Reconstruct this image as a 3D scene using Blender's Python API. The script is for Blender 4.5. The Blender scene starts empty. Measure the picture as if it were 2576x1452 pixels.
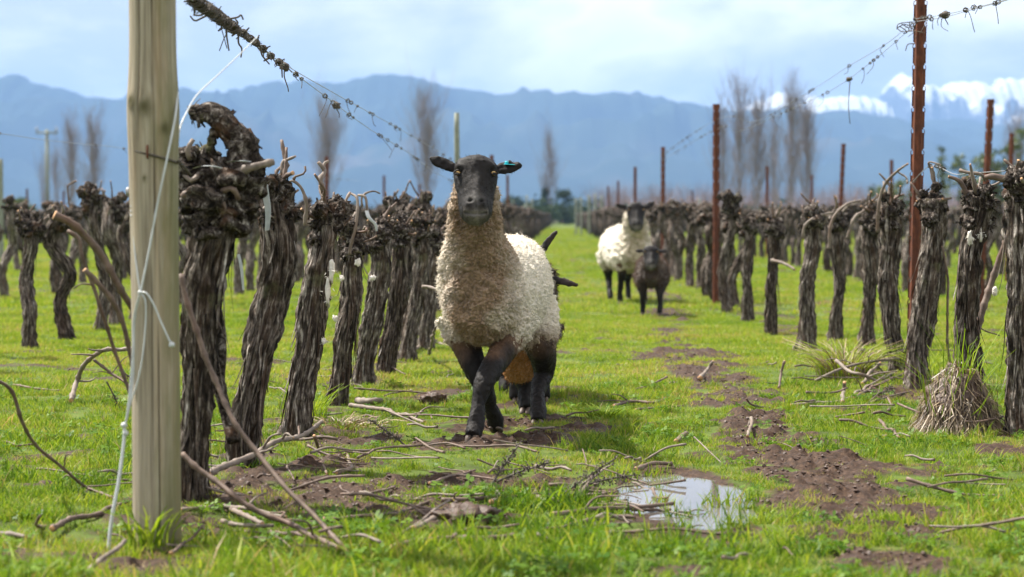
import bpy, bmesh, math, random
import numpy as np
from mathutils import Vector, Matrix, kdtree

# ------------------------------------------------------------------ camera, sky, sun, exposure
scene = bpy.context.scene
COL = scene.collection
FPX, CX, CY = 5200.0, 1288.0, 726.0           # focal length and centre in a 2576 x 1452 picture
CAM_H = 0.86
YAW, PITCH = math.atan(122 / FPX), math.atan(181 / FPX)
cam_data = bpy.data.cameras.new('camera')
cam_data.sensor_width = 36.0
cam_data.lens = 36.0 * FPX / 2576.0
cam_data.clip_start, cam_data.clip_end = 0.1, 60000.0
cam_data.dof.use_dof = True
cam_data.dof.focus_distance = 8.1
cam_data.dof.aperture_fstop = 3.6
cam_data.dof.aperture_blades = 9
cam = bpy.data.objects.new('camera', cam_data)
cam.location = (0, 0, CAM_H)
cam.rotation_euler = (math.pi / 2 - PITCH, 0, YAW)
COL.objects.link(cam)
scene.camera = cam

SUN_EL, SUN_AZ = 55.0, -62.0                  # azimuth from +Y (rows) towards +X
se, sa = math.radians(SUN_EL), math.radians(SUN_AZ)
sun_dir = Vector((math.sin(sa) * math.cos(se), math.cos(sa) * math.cos(se), math.sin(se)))
sd = bpy.data.lights.new('sun', 'SUN')
sd.energy, sd.angle, sd.color = 5.0, math.radians(1.2), (1.0, 0.95, 0.86)
sun = bpy.data.objects.new('sun', sd)
sun.rotation_euler = sun_dir.to_track_quat('Z', 'Y').to_euler()
sun.location = (-20, 10, 40)
COL.objects.link(sun)

scene.render.engine = 'CYCLES'
scene.cycles.use_denoising = True
try:
    scene.cycles.denoiser = 'OPENIMAGEDENOISE'
except Exception:
    pass
scene.cycles.max_bounces = 6
scene.cycles.diffuse_bounces = 3
scene.cycles.transparent_max_bounces = 6
scene.cycles.volume_bounces = 0
scene.view_settings.view_transform = 'Standard'
scene.view_settings.look = 'None'
scene.view_settings.gamma = 1.0
scene.view_settings.use_curve_mapping = False
scene.view_settings.exposure = 1.38


class NT:
    """small helper to wire shader nodes"""
    def __init__(s, tree):
        s.t = tree; s.n = tree.nodes; s.l = tree.links
    def add(s, typ, **kw):
        n = s.n.new(typ)
        for k, v in kw.items():
            setattr(n, k, v)
        return n
    def set(s, node, **kw):
        for k, v in kw.items():
            sock = node.inputs[int(k[1:])] if k[0] == 'i' and k[1:].isdigit() else node.inputs[k]
            if hasattr(v, 'is_output') or isinstance(v, bpy.types.NodeSocket):
                s.l.new(v, sock)
            else:
                sock.default_value = v
        return node
    def math(s, op, a, b=0.0, clamp=False):
        n = s.add('ShaderNodeMath', operation=op); n.use_clamp = clamp
        s.set(n, i0=a, i1=b); return n.outputs[0]
    def mix(s, f, a, b, blend='MIX'):
        n = s.add('ShaderNodeMix', data_type='RGBA', blend_type=blend)
        s.set(n, i0=f, i6=a, i7=b); return n.outputs[2]
    def noise(s, vec, scale, detail=3.0, rough=0.55, dist=0.0):
        n = s.add('ShaderNodeTexNoise')
        if vec is not None: s.l.new(vec, n.inputs['Vector'])
        s.set(n, Scale=scale, Detail=detail, Roughness=rough, Distortion=dist); return n.outputs[0]
    def ramp(s, fac, stops):
        n = s.add('ShaderNodeValToRGB'); s.l.new(fac, n.inputs[0])
        e = n.color_ramp.elements
        while len(e) < len(stops): e.new(0.5)
        for el, (p, c) in zip(e, stops):
            el.position = p; el.color = (*c, 1) if len(c) == 3 else c
        return n.outputs[0]
    def rng(s, v, a, b, c=0.0, d=1.0):
        n = s.add('ShaderNodeMapRange'); s.set(n, i0=v, i1=a, i2=b, i3=c, i4=d); return n.outputs[0]


world = bpy.data.worlds.new('World')
scene.world = world
world.use_nodes = True
W = NT(world.node_tree); W.n.clear()
sky = W.add('ShaderNodeTexSky', sky_type='NISHITA')
sky.sun_disc = False
sky.sun_elevation, sky.sun_rotation = se, sa
sky.altitude, sky.air_density, sky.dust_density, sky.ozone_density = 100, 1.0, 1.2, 1.0
tc = W.add('ShaderNodeTexCoord')
sep = W.add('ShaderNodeSeparateXYZ'); W.l.new(tc.outputs['Generated'], sep.inputs[0])
# broken cumulus: noise over direction, squashed so clouds near the horizon lie flat
mp = W.add('ShaderNodeMapping'); W.l.new(tc.outputs['Generated'], mp.inputs[0])
mp.inputs['Scale'].default_value = (1.0, 1.0, 2.6)
mp.inputs['Location'].default_value = (6.12, 3.3, 1.9)
n1 = W.noise(mp.outputs[0], 6.0, 7.0, 0.55, 0.3)
n2 = W.noise(mp.outputs[0], 17.0, 5.0, 0.55, 0.2)
dens = W.math('ADD', W.math('MULTIPLY', n1, 0.82), W.math('MULTIPLY', n2, 0.18))
mask = W.rng(dens, 0.42, 0.58)
shade = W.rng(dens, 0.58, 0.70, 1.0, 0.78)
# bank of white cloud low over the hills
low = W.rng(sep.outputs[2], 0.045, 0.085, 1.0, 0.0)
low = W.math('MULTIPLY', low, W.rng(n1, 0.40, 0.56))
mask = W.math('MAXIMUM', mask, low, True)
mask = W.math('MULTIPLY', mask, 0.92)
cloud = W.add('ShaderNodeVectorMath', operation='SCALE')
cloud.inputs[0].default_value = (16.0, 15.2, 14.2)
W.l.new(shade, cloud.inputs['Scale'])
pale = W.mix(0.65, sky.outputs[0], (8.6, 8.2, 7.7, 1))          # thin high veil
skyc = W.mix(mask, pale, cloud.outputs[0])
bg = W.add('ShaderNodeBackground'); W.set(bg, Color=skyc, Strength=0.05)
wo = W.add('ShaderNodeOutputWorld'); W.l.new(bg.outputs[0], wo.inputs[0])

# ------------------------------------------------------------------ helpers
_R = np.array((Matrix.Rotation(YAW, 3, 'Z') @ Matrix.Rotation(math.pi / 2 - PITCH, 3, 'X')))

def P(x, y, d):
    """point seen at picture place (x, y) whose distance along the rows is d metres"""
    v = _R @ np.array([(x - CX) / FPX, -(y - CY) / FPX, -1.0])
    return np.array([0, 0, CAM_H]) + v * (d / v[1])

def G(x, y, z=0.0):
    """the ground point seen at (x, y)"""
    v = _R @ np.array([(x - CX) / FPX, -(y - CY) / FPX, -1.0])
    return np.array([0, 0, CAM_H]) + v * ((z - CAM_H) / v[2])

def _hash(ix, iy, iz, seed):
    n = (ix.astype(np.int64) * 374761393 + iy.astype(np.int64) * 668265263 + iz.astype(np.int64) * 1440662683 + seed * 982451653) & 0xffffffff
    n = ((n ^ (n >> 13)) * 1274126177) & 0xffffffff
    n = ((n ^ (n >> 16)) * 2246822519) & 0xffffffff
    return ((n ^ (n >> 15)) & 0xffffff) / float(0xffffff)

def vnoise(p, seed=0):
    """value noise in -1..1 at the rows of p"""
    p = np.asarray(p, float); f = np.floor(p); t = p - f; t = t * t * t * (t * (t * 6 - 15) + 10)
    i = f.astype(np.int64); r = 0
    for dx in (0, 1):
        wx = t[:, 0] if dx else 1 - t[:, 0]
        for dy in (0, 1):
            wy = t[:, 1] if dy else 1 - t[:, 1]
            for dz in (0, 1):
                wz = t[:, 2] if dz else 1 - t[:, 2]
                r = r + wx * wy * wz * _hash(i[:, 0] + dx, i[:, 1] + dy, i[:, 2] + dz, seed)
    return r * 2 - 1

def fbm(p, seed=0, octv=3, gain=0.5):
    a, s, r = 1.0, 1.0, 0
    for k in range(octv):
        r = r + a * vnoise(np.asarray(p) * s, seed + k * 17); a *= gain; s *= 2.03
    return r

def xy3(x, y, k):
    return np.stack([x * k, y * k, np.zeros_like(x)], 1)

class MB:
    """collects vertices, faces, material slots and point attributes of one mesh"""
    def __init__(s):
        s.v = []; s.f = []; s.m = []; s.at = {}; s.n = 0
    def add(s, v, f, mi=0, **at):
        v = np.asarray(v, float); k = len(v)
        for a, val in at.items():
            val = np.asarray(val, float)
            if a not in s.at: s.at[a] = []
            s.at[a].append((s.n, val if val.ndim else np.full(k, float(val))))
        s.v.append(v)
        s.f += [tuple(int(i) + s.n for i in q) for q in f]
        s.m += [mi] * len(f) if np.isscalar(mi) else list(mi)
        s.n += k
        return s
    def mesh(s, name, mats, smooth=True):
        me = bpy.data.meshes.new(name)
        v = np.concatenate(s.v) if s.v else np.zeros((0, 3))
        me.from_pydata(v.tolist(), [], s.f)
        for m in mats: me.materials.append(m)
        if len(mats) > 1: me.polygons.foreach_set('material_index', s.m)
        if smooth: me.polygons.foreach_set('use_smooth', [True] * len(me.polygons))
        for a, chunks in s.at.items():
            vec = chunks[0][1].ndim == 2
            arr = np.zeros((len(v), 3) if vec else len(v))
            for o, val in chunks: arr[o:o + len(val)] = val
            t = me.attributes.new(a, 'FLOAT_VECTOR' if vec else 'FLOAT', 'POINT')
            t.data.foreach_set('vector' if vec else 'value', arr.ravel())
        me.update()
        return me
    def build(s, name, mats, parent=None, smooth=True, loc=None):
        mats = mats if isinstance(mats, (list, tuple)) else [mats]
        return link(name, s.mesh(name, mats, smooth), parent, loc)

def link(name, data, parent=None, loc=None):
    o = bpy.data.objects.new(name, data)
    COL.objects.link(o)
    if parent is not None: o.parent = parent
    if loc is not None: o.location = loc
    return o

def tag(o, label=None, cat=None, group=None, kind=None):
    if label: o['label'] = label
    if cat: o['category'] = cat
    if group: o['group'] = group
    if kind: o['kind'] = kind
    return o

def thing(name, loc, label, cat, group=None, rz=0.0):
    o = link(name, None, None, loc)
    o.rotation_euler = (0, 0, rz); o.empty_display_size = 0.1
    return tag(o, label, cat, group)

def spline(pts, n, rad=None):
    """Catmull-Rom through pts, n samples; rad interpolated along"""
    p = np.asarray(pts, float)
    if len(p) == 2: p = np.array([p[0], p[0] * .67 + p[1] * .33, p[0] * .33 + p[1] * .67, p[1]]); rad = None if rad is None else np.interp(np.linspace(0, 1, 4), np.linspace(0, 1, len(rad)), rad)
    q = np.vstack([2 * p[0] - p[1], p, 2 * p[-1] - p[-2]])
    seg = np.linalg.norm(np.diff(p, axis=0), axis=1); cum = np.concatenate([[0], np.cumsum(seg)])
    s = np.linspace(0, cum[-1], n)
    k = np.clip(np.searchsorted(cum, s, side='right') - 1, 0, len(p) - 2)
    t = ((s - cum[k]) / np.maximum(seg[k], 1e-9))[:, None]
    a, b, c, d = q[k], q[k + 1], q[k + 2], q[k + 3]
    o = .5 * (2 * b + (c - a) * t + (2 * a - 5 * b + 4 * c - d) * t * t + (3 * b - a - 3 * c + d) * t ** 3)
    if rad is None: return o
    return o, np.interp(s, cum, np.asarray(rad, float))

def frames(p):
    t = np.gradient(p, axis=0); t /= np.maximum(np.linalg.norm(t, axis=1), 1e-9)[:, None]
    ref = np.array([0, 1.0, 0]) if abs(t[0][1]) < .8 else np.array([1.0, 0, 0])
    us = []; u = ref - t[0] * ref.dot(t[0]); u /= np.linalg.norm(u)
    for k in range(len(p)):
        u = u - t[k] * u.dot(t[k]); u /= max(np.linalg.norm(u), 1e-9); us.append(u)
    u = np.array(us); return t, u, np.cross(t, u)

def tube(p, r, sides=6, disp=None, cap=True):
    """verts and faces of a tube; disp(theta, s) adds to the radius (arrays n x sides)"""
    p = np.asarray(p, float); n = len(p); r = np.broadcast_to(np.asarray(r, float), (n,))
    t, u, w = frames(p)
    th = np.linspace(0, 2 * np.pi, sides, endpoint=False)
    s = np.concatenate([[0], np.cumsum(np.linalg.norm(np.diff(p, axis=0), axis=1))])
    R = np.repeat(r[:, None], sides, 1)
    if disp is not None: R = R + disp(np.repeat(th[None], n, 0), np.repeat(s[:, None], sides, 1))
    v = p[:, None] + R[..., None] * (np.cos(th)[None, :, None] * u[:, None] + np.sin(th)[None, :, None] * w[:, None])
    v = v.reshape(-1, 3); f = []
    for i in range(n - 1):
        a = i * sides
        for j in range(sides):
            k = (j + 1) % sides
            f.append((a + j, a + k, a + sides + k, a + sides + j))
    if cap:
        v = np.vstack([v, p[0], p[-1]])
        for j in range(sides):
            k = (j + 1) % sides
            f.append((n * sides, k, j)); f.append((n * sides + 1, (n - 1) * sides + j, (n - 1) * sides + k))
    return v, f

def barkco(n, sides, s, cap=True, R=0.07):
    th = np.linspace(0, 2 * np.pi, sides, endpoint=False)
    c = np.stack([np.repeat(np.cos(th)[None], n, 0) * R, np.repeat(np.sin(th)[None], n, 0) * R, np.repeat(s[:, None], sides, 1) * .17], 2).reshape(-1, 3)
    return np.vstack([c, c[:1], c[-1:]]) if cap else c

_ico = {}
def ico(sub):
    if sub not in _ico:
        b = bmesh.new(); bmesh.ops.create_icosphere(b, subdivisions=sub, radius=1)
        _ico[sub] = (np.array([v.co[:] for v in b.verts]), [tuple(v.index for v in f.verts) for f in b.faces]); b.free()
    return _ico[sub]

def remesh(parts, voxel, smooth=4):
    """fuse closed shapes into one continuous surface"""
    mb = MB()
    for v, f in parts: mb.add(v, f)
    me = mb.mesh('tmp', [])
    o = bpy.data.objects.new('tmp', me); COL.objects.link(o)
    m = o.modifiers.new('r', 'REMESH'); m.mode = 'VOXEL'; m.voxel_size = voxel
    if smooth:
        m = o.modifiers.new('s', 'SMOOTH'); m.factor = .5; m.iterations = smooth
    dg = bpy.context.evaluated_depsgraph_get()
    ev = o.evaluated_get(dg).to_mesh()
    v = np.zeros(len(ev.vertices) * 3); ev.vertices.foreach_get('co', v); v = v.reshape(-1, 3)
    nn = np.zeros(len(ev.vertices) * 3); ev.vertices.foreach_get('normal', nn); nn = nn.reshape(-1, 3)
    f = [tuple(p.vertices) for p in ev.polygons]
    o.evaluated_get(dg).to_mesh_clear()
    bpy.data.objects.remove(o); bpy.data.meshes.remove(me)
    return v, f, nn

# ------------------------------------------------------------------ materials
def material(name, bump=None, rough=0.8, spec=0.3):
    m = bpy.data.materials.new(name); m.use_nodes = True
    t = NT(m.node_tree); b = t.n['Principled BSDF']
    b.inputs['Roughness'].default_value = rough
    b.inputs['Specular IOR Level'].default_value = spec
    return m, t, b

def obj_co(t, attr=None):
    if attr:
        n = t.add('ShaderNodeAttribute', attribute_name=attr); return n.outputs['Vector']
    return t.add('ShaderNodeTexCoord').outputs['Object']

def attr_f(t, name):
    return t.add('ShaderNodeAttribute', attribute_name=name).outputs['Fac']

def add_bump(t, b, h, strength, dist=0.01):
    n = t.add('ShaderNodeBump'); t.set(n, Strength=strength, Distance=dist, Height=h)
    t.l.new(n.outputs[0], b.inputs['Normal'])

def mat_bark():
    m, t, b = material('vine_bark', rough=0.9, spec=0.15)
    co = obj_co(t, 'barkco')
    oi = t.add('ShaderNodeObjectInfo')
    a = t.noise(co, 75, 5, 0.65, 0.4)
    c = t.ramp(a, [(0.36, (0.010, 0.0075, 0.006)), (0.475, (0.052, 0.042, 0.035)), (0.57, (0.155, 0.135, 0.118)), (0.69, (0.47, 0.44, 0.41))])
    big = t.noise(co, 14, 3, 0.6, 0.3)
    c = t.mix(t.rng(big, 0.50, 0.72, 0, 0.55), c, (0.10, 0.062, 0.042, 1))
    mo = t.noise(obj_co(t), 9, 4, 0.6)
    c = t.mix(t.rng(mo, 0.60, 0.74, 0, 0.5), c, (0.15, 0.16, 0.085, 1))
    c = t.mix(1.0, c, t.ramp(oi.outputs['Random'], [(0, (0.62, 0.57, 0.53)), (1, (1.25, 1.24, 1.22))]), 'MULTIPLY')
    c = t.mix(1.0, c, t.ramp(t.noise(obj_co(t), 55, 5, 0.7), [(0.3, (0.5, 0.5, 0.5)), (0.7, (1.4, 1.38, 1.36))]), 'MULTIPLY')
    t.l.new(c, b.inputs['Base Color'])
    add_bump(t, b, t.noise(co, 190, 4, 0.7), 0.9, 0.005)
    return m

def mat_head():
    m, t, b = material('gnarled_bark', rough=0.95, spec=0.1)
    co = obj_co(t)
    a = t.noise(co, 38, 6, 0.7, 0.8)
    c = t.ramp(a, [(0.38, (0.006, 0.0045, 0.0035)), (0.49, (0.034, 0.026, 0.021)), (0.585, (0.11, 0.093, 0.08)), (0.69, (0.42, 0.38, 0.345))])
    c = t.mix(t.rng(t.noise(co, 11, 3, 0.6), 0.56, 0.72, 0, 0.6), c, (0.13, 0.068, 0.038, 1))
    c = t.mix(t.rng(t.noise(co, 8, 4, 0.6, 0.3), 0.62, 0.74, 0, 0.6), c, (0.13, 0.135, 0.05, 1))
    t.l.new(c, b.inputs['Base Color'])
    add_bump(t, b, t.noise(co, 110, 4, 0.7), 0.9, 0.006)
    return m

def mat_cane(name, lo, hi, red):
    m, t, b = material(name, rough=0.65, spec=0.3)
    co = obj_co(t)
    c = t.ramp(t.noise(co, 26, 4, 0.65), [(0.3, lo), (0.7, hi)])
    c = t.mix(t.rng(t.noise(co, 7, 2), 0.5, 0.7, 0, 0.7), c, (*red, 1))
    t.l.new(c, b.inputs['Base Color'])
    add_bump(t, b, t.noise(co, 160, 3), 0.4, 0.002)
    return m

def mat_plain(name, col, rough=0.7, spec=0.3, var=0.25, scale=40, metal=0.0, bump=0.0):
    m, t, b = material(name, rough=rough, spec=spec)
    co = obj_co(t)
    c = t.ramp(t.noise(co, scale, 4, 0.6), [(0.25, tuple(x * (1 - var) for x in col)), (0.75, tuple(min(1, x * (1 + var)) for x in col))])
    t.l.new(c, b.inputs['Base Color']); b.inputs['Metallic'].default_value = metal
    if bump: add_bump(t, b, t.noise(co, scale * 3, 4), bump, 0.004)
    return m

def mat_postwood():
    m, t, b = material('weathered_post_wood', rough=0.85, spec=0.2)
    co = obj_co(t)
    mpn = t.add('ShaderNodeMapping'); t.l.new(co, mpn.inputs[0]); mpn.inputs['Scale'].default_value = (1, 1, 0.035)
    g = t.noise(mpn.outputs[0], 95, 5, 0.62, 0.3)
    c = t.ramp(g, [(0.27, (0.14, 0.115, 0.082)), (0.48, (0.28, 0.24, 0.178)), (0.72, (0.40, 0.355, 0.275))])
    warm = t.noise(mpn.outputs[0], 22, 3, 0.6)
    c = t.mix(t.rng(warm, 0.52, 0.68, 0, 0.5), c, (0.33, 0.235, 0.14, 1))
    sp = t.add('ShaderNodeSeparateXYZ'); t.l.new(co, sp.inputs[0])
    mp2 = t.add('ShaderNodeMapping'); t.l.new(co, mp2.inputs[0]); mp2.inputs['Scale'].default_value = (1, 1, 0.25)
    al = t.math('ADD', t.noise(mp2.outputs[0], 13, 4, 0.6), t.math('MULTIPLY', sp.outputs[0], 4.2))  # green algae growing towards +X, also painting that side's shade
    c = t.mix(t.rng(al, 0.52, 0.80, 0, 0.7), c, (0.125, 0.125, 0.048, 1))
    kn = attr_f(t, 'knot')
    c = t.mix(kn, c, (0.085, 0.075, 0.035, 1))
    c = t.mix(attr_f(t, 'crack'), c, (0.05, 0.035, 0.022, 1))
    t.l.new(c, b.inputs['Base Color'])
    add_bump(t, b, g, 0.5, 0.004)
    return m

def mat_rust():
    m, t, b = material('rusted_steel', rough=0.8, spec=0.3)
    co = obj_co(t)
    mpn = t.add('ShaderNodeMapping'); t.l.new(co, mpn.inputs[0]); mpn.inputs['Scale'].default_value = (1, 1, 0.3)
    c = t.ramp(t.noise(mpn.outputs[0], 45, 6, 0.7), [(0.3, (0.04, 0.014, 0.009)), (0.5, (0.095, 0.030, 0.015)), (0.72, (0.19, 0.06, 0.026))])
    c = t.mix(t.rng(t.noise(co, 9, 3), 0.52, 0.7, 0, 0.6), c, (0.06, 0.024, 0.018, 1))
    t.l.new(c, b.inputs['Base Color']); add_bump(t, b, t.noise(co, 240, 4, 0.7), 0.5, 0.002)
    return m

def mat_leafy(name, stops, transl=0.4, gloss=0.06, attr='tint', obj_rand=0.25):
    m = bpy.data.materials.new(name); m.use_nodes = True
    t = NT(m.node_tree); t.n.clear()
    oi = t.add('ShaderNodeObjectInfo')
    v = t.math('ADD', attr_f(t, attr), t.math('MULTIPLY', t.math('SUBTRACT', oi.outputs['Random'], 0.5), obj_rand))
    pa = t.add('ShaderNodeAttribute', attribute_name='patch', attribute_type='INSTANCER')
    v = t.math('ADD', v, pa.outputs['Fac'])
    c = t.ramp(v, stops)
    d = t.add('ShaderNodeBsdfDiffuse'); t.l.new(c, d.inputs[0])
    tr = t.add('ShaderNodeBsdfTranslucent'); t.l.new(t.mix(1.0, c, (1.25, 1.2, 0.6, 1), 'MULTIPLY'), tr.inputs[0])
    mx = t.add('ShaderNodeMixShader'); t.set(mx, i0=transl, i1=d.outputs[0], i2=tr.outputs[0])
    gl = t.add('ShaderNodeBsdfGlossy'); t.set(gl, Color=(1, 1, 1, 1), Roughness=0.5)
    m2 = t.add('ShaderNodeMixShader'); t.set(m2, i0=gloss, i1=mx.outputs[0], i2=gl.outputs[0])
    o = t.add('ShaderNodeOutputMaterial'); t.l.new(m2.outputs[0], o.inputs[0])
    return m

M = {}
M['bark'] = mat_bark(); M['head'] = mat_head()
M['cane'] = mat_cane('brown_cane', (0.06, 0.04, 0.031), (0.18, 0.128, 0.10), (0.12, 0.066, 0.045))
M['pale'] = mat_cane('pale_cane', (0.10, 0.077, 0.063), (0.245, 0.20, 0.165), (0.155, 0.10, 0.074))
M['cut'] = mat_plain('cut_wood', (0.42, 0.24, 0.12), var=0.35, scale=60)
M['post'] = mat_postwood(); M['rust'] = mat_rust()
M['oldpost'] = mat_plain('grey_green_post', (0.20, 0.215, 0.17), var=0.3, scale=14)
M['wire'] = mat_plain('galvanised_wire', (0.30, 0.30, 0.30), rough=0.45, metal=0.7, var=0.3, scale=30)
M['tendril'] = mat_plain('dry_tendril', (0.075, 0.062, 0.05), var=0.4)
M['twine'] = mat_plain('white_plastic_twine', (0.46, 0.48, 0.49), rough=0.35, spec=0.5, var=0.12, scale=25)
M['tie'] = mat_plain('grey_plastic_tie', (0.36, 0.38, 0.39), rough=0.5, var=0.2)
M['wooltuft'] = mat_plain('snagged_wool', (0.62, 0.58, 0.52), rough=1, spec=0.05, var=0.2)
M['grass'] = mat_leafy('grass_blades', [(0.0, (0.042, 0.10, 0.010)), (0.32, (0.115, 0.205, 0.014)), (0.60, (0.213, 0.295, 0.025)), (0.84, (0.30, 0.33, 0.055)), (0.97, (0.33, 0.25, 0.13))], 0.42, 0.012)
M['clover'] = mat_leafy('clover_leaves', [(0.0, (0.045, 0.11, 0.012)), (1.0, (0.14, 0.23, 0.024))], 0.35, 0.015)
M['straw'] = mat_leafy('dry_straw', [(0.0, (0.07, 0.048, 0.032)), (0.5, (0.19, 0.135, 0.085)), (1.0, (0.38, 0.295, 0.19))], 0.2, 0.04)
M['soil'] = mat_plain('wet_soil', (0.062, 0.034, 0.022), rough=0.55, spec=0.4, var=0.5, scale=60, bump=0.7)
# ------------------------------------------------------------------ ground
# muddy places: picture place of the centre, half sizes in metres, strength
def spot(x, y, rx, ry, k=1.0):
    g = G(x, y); return (g[0], g[1], rx, ry, k)
MUD = [spot(1735, 905, .26, .95, 1.0), spot(1690, 850, .16, 1.1, .75), spot(1800, 950, .18, .7, .85), spot(1850, 1005, .22, .6, 1.0), spot(1905, 1060, .17, .45, .95),
       spot(1960, 1110, .20, .40, 1.0), spot(2010, 1155, .20, .38, 1.0), spot(2065, 1200, .21, .36, 1.0), spot(2110, 1265, .20, .30, 1.0), spot(2170, 1330, .19, .25, .9), spot(2240, 1400, .18, .22, .7),
       spot(1145, 1320, .20, .18, 1.0), spot(1080, 1210, .34, .22, .55), spot(930, 1240, .34, .26, .5), spot(800, 1110, .32, .42, .6), spot(1000, 1290, .3, .2, .45),
       spot(1330, 1075, .34, .38, .75), spot(1215, 1120, .28, .26, .75), spot(1200, 1215, .42, .16, .6), spot(1450, 1240, .25, .2, .5),
       spot(560, 1260, .26, .34, .55), spot(700, 1180, .36, .34, .5), spot(2330, 1000, .3, .5, .5),
       spot(2250, 1290, .1, .12, .5), spot(1080, 985, .2, .45, .6), spot(1680, 790, .18, 1.4, .65), spot(1655, 740, .2, 2.4, .6), spot(1630, 690, .25, 4.0, .5), spot(1950, 1290, .12, .1, .4), spot(2300, 1180, .12, .15, .5)]
PUD = [spot(1712, 1240, .155, .44, 1.0), spot(1640, 1215, .07, .26, .95), spot(1755, 1285, .12, .26, .95), spot(1500, 1312, .20, .05, .55), spot(1700, 1330, .22, .045, .6)]

def field(spots, x, y, nz):
    m = np.zeros_like(x)
    for cx, cy, rx, ry, k in spots:
        q = np.sqrt(((x - cx) / rx) ** 2 + ((y - cy) / ry) ** 2)
        m = np.maximum(m, k * np.clip(1.45 - q, 0, 1))
    return np.clip(m * (1 + nz), 0, 1)

def mud_at(x, y):
    nz = 1.7 * fbm(xy3(x, y, 6.0), 5, 4)
    m = field(MUD, x, y, nz)
    base = np.clip(fbm(xy3(x, y, 3.1), 9, 4) * 1.3 - 0.78, 0, 0.55)       # thin worn places anywhere
    row = np.zeros_like(x)
    for rx in (-1.09, 1.72): row = np.maximum(row, np.clip(1 - np.abs(x - rx) / .28, 0, 1))
    base = np.maximum(base, row * np.clip(.25 + .6 * fbm(xy3(x, y, 4.0), 21, 2), 0, .7))
    return np.maximum(m, base)

def pud_at(x, y):
    return field(PUD, x, y, 0.55 * fbm(xy3(x, y, 14.0), 31, 3))

def ground_z(x, y):
    fade = np.clip(1.3 - y / 60.0, 0, 1)
    z = (0.016 * vnoise(xy3(x, y, 1.1), 2) + 0.010 * vnoise(xy3(x, y, 3.7), 3)) * fade
    m, p = mud_at(x, y), pud_at(x, y)
    cl = np.abs(vnoise(xy3(x, y, 13), 7)) * .036 + np.abs(vnoise(xy3(x, y, 30), 8)) * .026
    z = z + m * (cl - .012)
    z = z * (1 - np.clip(p * 2, 0, 1)) - .022 * np.clip(p * 2.2 - .15, 0, 1)
    return z
WATER_Z = -0.009

def gx(v, lo, hi, far, n):
    step = (hi - lo) / max(1, int((hi - lo) / v))
    a = np.arange(lo, hi + step / 2, step)
    g = np.geomspace(.05, 1, n)
    return a, g
xa = np.concatenate([-9000 * np.geomspace(1, 5e-4, 38) - 0, np.arange(-4.2, -1.9, .08), np.arange(-1.9, 2.7, .02), np.arange(2.7, 5.0, .08), 9000 * np.geomspace(6e-4, 1, 38)])
ya = np.concatenate([[-300, -60, -12, -3, 0, 1.5, 2.6, 3.2, 3.6], np.arange(3.9, 9.2, .02), np.arange(9.2, 14, .06), np.arange(14, 30, .3), np.geomspace(30.5, 9000, 60)])
X, Y = np.meshgrid(xa, ya); xf, yf = X.ravel(), Y.ravel()
zf = ground_z(xf, yf)
nx, ny = len(xa), len(ya)
ii = (np.arange(ny - 1)[:, None] * nx + np.arange(nx - 1)[None]).ravel()
gm = MB(); gm.add(np.stack([xf, yf, zf], 1), np.stack([ii, ii + 1, ii + nx + 1, ii + nx], 1).tolist(), 0, mud=np.clip(mud_at(xf, yf) * 1.25 + pud_at(xf, yf) + 1.2 * pud_at(xf, yf + .28) + 1.2 * pud_at(xf, yf - .15), 0, 1))

def mat_ground():
    m, t, b = material('meadow_soil', rough=0.8, spec=0.14)
    co = obj_co(t); mud = attr_f(t, 'mud')
    g = t.ramp(t.noise(co, 5, 5, 0.65), [(0.3, (0.035, 0.052, 0.011)), (0.55, (0.08, 0.118, 0.020)), (0.75, (0.13, 0.15, 0.035))])
    g = t.mix(t.rng(t.noise(co, 28, 4, 0.6), 0.55, 0.75, 0, 0.7), g, (0.085, 0.06, 0.03, 1))
    s = t.ramp(t.noise(co, 60, 5, 0.7), [(0.3, (0.013, 0.007, 0.004)), (0.52, (0.046, 0.025, 0.015)), (0.8, (0.13, 0.08, 0.05))])
    f = t.rng(t.math('ADD', mud, t.math('MULTIPLY', t.math('SUBTRACT', t.noise(co, 30, 4), 0.5), 0.6)), 0.18, 0.45)
    t.l.new(t.mix(f, g, s), b.inputs['Base Color'])
    t.l.new(t.rng(f, 0, 1, 0.9, 0.6), b.inputs['Roughness'])
    add_bump(t, b, t.noise(co, 120, 5, 0.7), 0.7, 0.01)
    return m
ground = tag(gm.build('ground', mat_ground()), 'green vineyard ground with muddy worn patches', kind='structure')

# ------------------------------------------------------------------ puddle
wm, wt, wb = material('puddle_water', rough=0.03, spec=0.5)
wb.inputs['Base Color'].default_value = (0.11, 0.10, 0.09, 1)
wb.inputs['IOR'].default_value = 1.45
add_bump(wt, wb, wt.noise(obj_co(wt), 30, 2), 0.03, 0.003)
c0 = G(1690, 1262)
xs, ys = np.arange(-.62, .62, .015), np.arange(-.75, .85, .02)
X2, Y2 = np.meshgrid(xs + c0[0], ys + c0[1]); pv = pud_at(X2.ravel(), Y2.ravel())
gz = ground_z(X2.ravel(), Y2.ravel())
keep = (gz < WATER_Z + .012) & (pv > .08)
wmb = MB(); nxx = len(xs); fs = []
kk = keep.reshape(X2.shape)
for j in range(len(ys) - 1):
    for i in range(nxx - 1):
        if kk[j, i] or kk[j, i + 1] or kk[j + 1, i] or kk[j + 1, i + 1]:
            a = j * nxx + i; fs.append((a, a + 1, a + nxx + 1, a + nxx))
used = sorted({i for f in fs for i in f}); rem = {u: k for k, u in enumerate(used)}
vv = np.stack([X2.ravel(), Y2.ravel(), np.full(X2.size, WATER_Z)], 1)[used]
wmb.add(vv, [tuple(rem[i] for i in f) for f in fs])
tag(wmb.build('puddle', wm), 'shallow puddle reflecting the pale sky between grass blades', kind='structure')

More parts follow.
